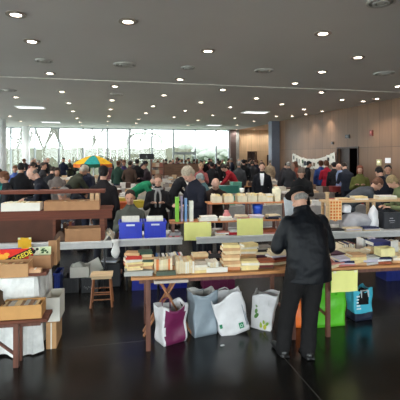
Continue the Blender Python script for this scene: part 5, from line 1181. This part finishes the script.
for k, (px, Y, ky, f, c, hr, lb) in enumerate(((244, 16.9, 'pocket', FWD, BLK, 0, 'person in black, fourth left of the suited man'), (249, 19.6, 'stand', RIGHT, BLK, 1, 'person in black before the pale wall opening'), (253, 17.0, 'browse', FWD, CHAR, 4, 'person in charcoal just left of the suited man'), (257.5, 19.5, 'woman', LEFT, NAVY, 2, 'person in navy behind the shoulder of the suited man'),
    (270, 19.6, 'stand', FWD, (170, 150, 126), 3, 'person in a beige coat right of the suited man'), (281, 14.4, 'browse', RIGHT, (44, 40, 44), 0, 'person in a dark patterned coat left of the pillar foot'), (289, 14.2, 'pocket', FWD, CHAR, 3, 'grey-haired person in charcoal at the pillar foot'), (297, 16.0, 'woman', LEFT, (130, 70, 56), 6, 'person in rust brown below the left end of the bunting'), (306.5, 14.2, 'pocket', RIGHT, BLK, 0, 'person in black below the bunting'),
    (321, 14.4, 'stand', FWD, (58, 84, 150), 2, 'person in a blue jacket before the wood wall'), (327, 13.7, 'woman', FWD, (150, 28, 48), 2, 'person in a red top beside the blue jacket'), (334.5, 14.4, 'stand', FWD, BLK, 0, 'person in black left of the doorway'), (340.5, 14.8, 'stand', LEFT, (130, 146, 180), 7, 'person in a pale blue shirt at the doorway'), (347, 12.7, 'browse', FWD, (34, 38, 50), 1, 'person in dark blue before the doorway'))):
    crowd(px, Y, ky, f, cr.uniform(1.66, 1.78), c, HN[hr], lb)
# distant line of people before the windows
gn = 'distant people before the windows'
kk = 0
cn = {BLK: 'black', NAVY: 'navy', CHAR: 'charcoal', OLV: 'olive', BRN: 'brown', (90, 84, 84): 'grey', (110, 60, 60): 'dark red', (60, 90, 70): 'green'}
for Y, lst in ((24.6, (26, 31, 35.5, 40, 46, 63, 70, 106, 112, 154, 169, 173, 178, 182, 185.5, 194, 199.5, 204.5, 211, 218, 222.5, 227.5, 232.5, 237, 242)), (26.2, (38, 44, 51, 74, 121, 132, 166, 176, 190, 197, 209, 215, 225, 246, 254, 262))):
    for px in lst:
        c = cr.choice([BLK, BLK, NAVY, CHAR, BLK, BRN, (90, 84, 84), (110, 60, 60), (60, 90, 70), OLV]); ky = cr.choice(keys[:4]); nm = cn[c]
        lb = 'distant person in %s standing %s, %s row' % (nm, 'left of the parasol' if px < 80 else 'behind the middle crowd' if px < 150 else 'before the far double door' if px < 200 else 'at the right end of the windows' if px < 235 else 'before the pale far wall', 'nearer' if Y < 25 else 'farther')
        crowd(px, Y, ky, cr.choice([FWD, RIGHT, LEFT, FWD+math.pi]), cr.uniform(1.62, 1.8), c, HN[cr.randrange(8)], lb, group=gn)

# ------------------------------------------------------------ light and camera
W = bpy.data.worlds.new('overcast_sky'); S.world = W; W.use_nodes = True; nt = W.node_tree; bg = nt.nodes['Background']
tc = nt.nodes.new('ShaderNodeTexCoord'); no = nt.nodes.new('ShaderNodeTexNoise'); no.inputs['Scale'].default_value = 2
cr_ = nt.nodes.new('ShaderNodeValToRGB'); cr_.color_ramp.elements[0].color = (.84, .92, .97, 1); cr_.color_ramp.elements[1].color = (.95, .98, 1, 1)
nt.links.new(tc.outputs['Generated'], no.inputs['Vector']); nt.links.new(no.outputs['Fac'], cr_.inputs['Fac']); nt.links.new(cr_.outputs['Color'], bg.inputs['Color'])
bg.inputs['Strength'].default_value = 4.6
def portal(loc, rot, sx, sy):
    l = bpy.data.lights.new('sky_portal', 'AREA'); l.shape = 'RECTANGLE'; l.size = sx; l.size_y = sy; l.cycles.is_portal = True
    o = bpy.data.objects.new('sky_portal', l); COL.objects.link(o); o.location = loc; o.rotation_euler = rot
portal((XL-.1, (YB+YW)/2, CEIL/2), (0, math.radians(-90), 0), CEIL, YW-YB)
portal((0, YB-.1, CEIL/2), (math.radians(90), 0, 0), XW-XL, CEIL)
portal(((XL+xr)/2, YW+.15, CEIL/2), (math.radians(-90), 0, 0), xr-XL, CEIL)
cam = bpy.data.cameras.new('camera'); co = bpy.data.objects.new('camera', cam); COL.objects.link(co)
co.location = (0, 0, CH); co.rotation_euler = (math.pi/2, 0, math.radians(-12.8)); cam.sensor_width = 36; cam.lens = 36*F/400; cam.shift_y = -45/400; cam.clip_end = 400; cam.clip_start = .05
S.camera = co
S.view_settings.view_transform = 'Standard'; S.view_settings.look = 'None'; S.view_settings.exposure = 1.0; S.view_settings.gamma = 1; S.view_settings.use_curve_mapping = False
for q in S.objects:
    if 'label' in q and len(q['label'].split())>16: print('LONG', q['label'])
print('BOOKS', NB[0], 'OBJECTS', len(S.objects))
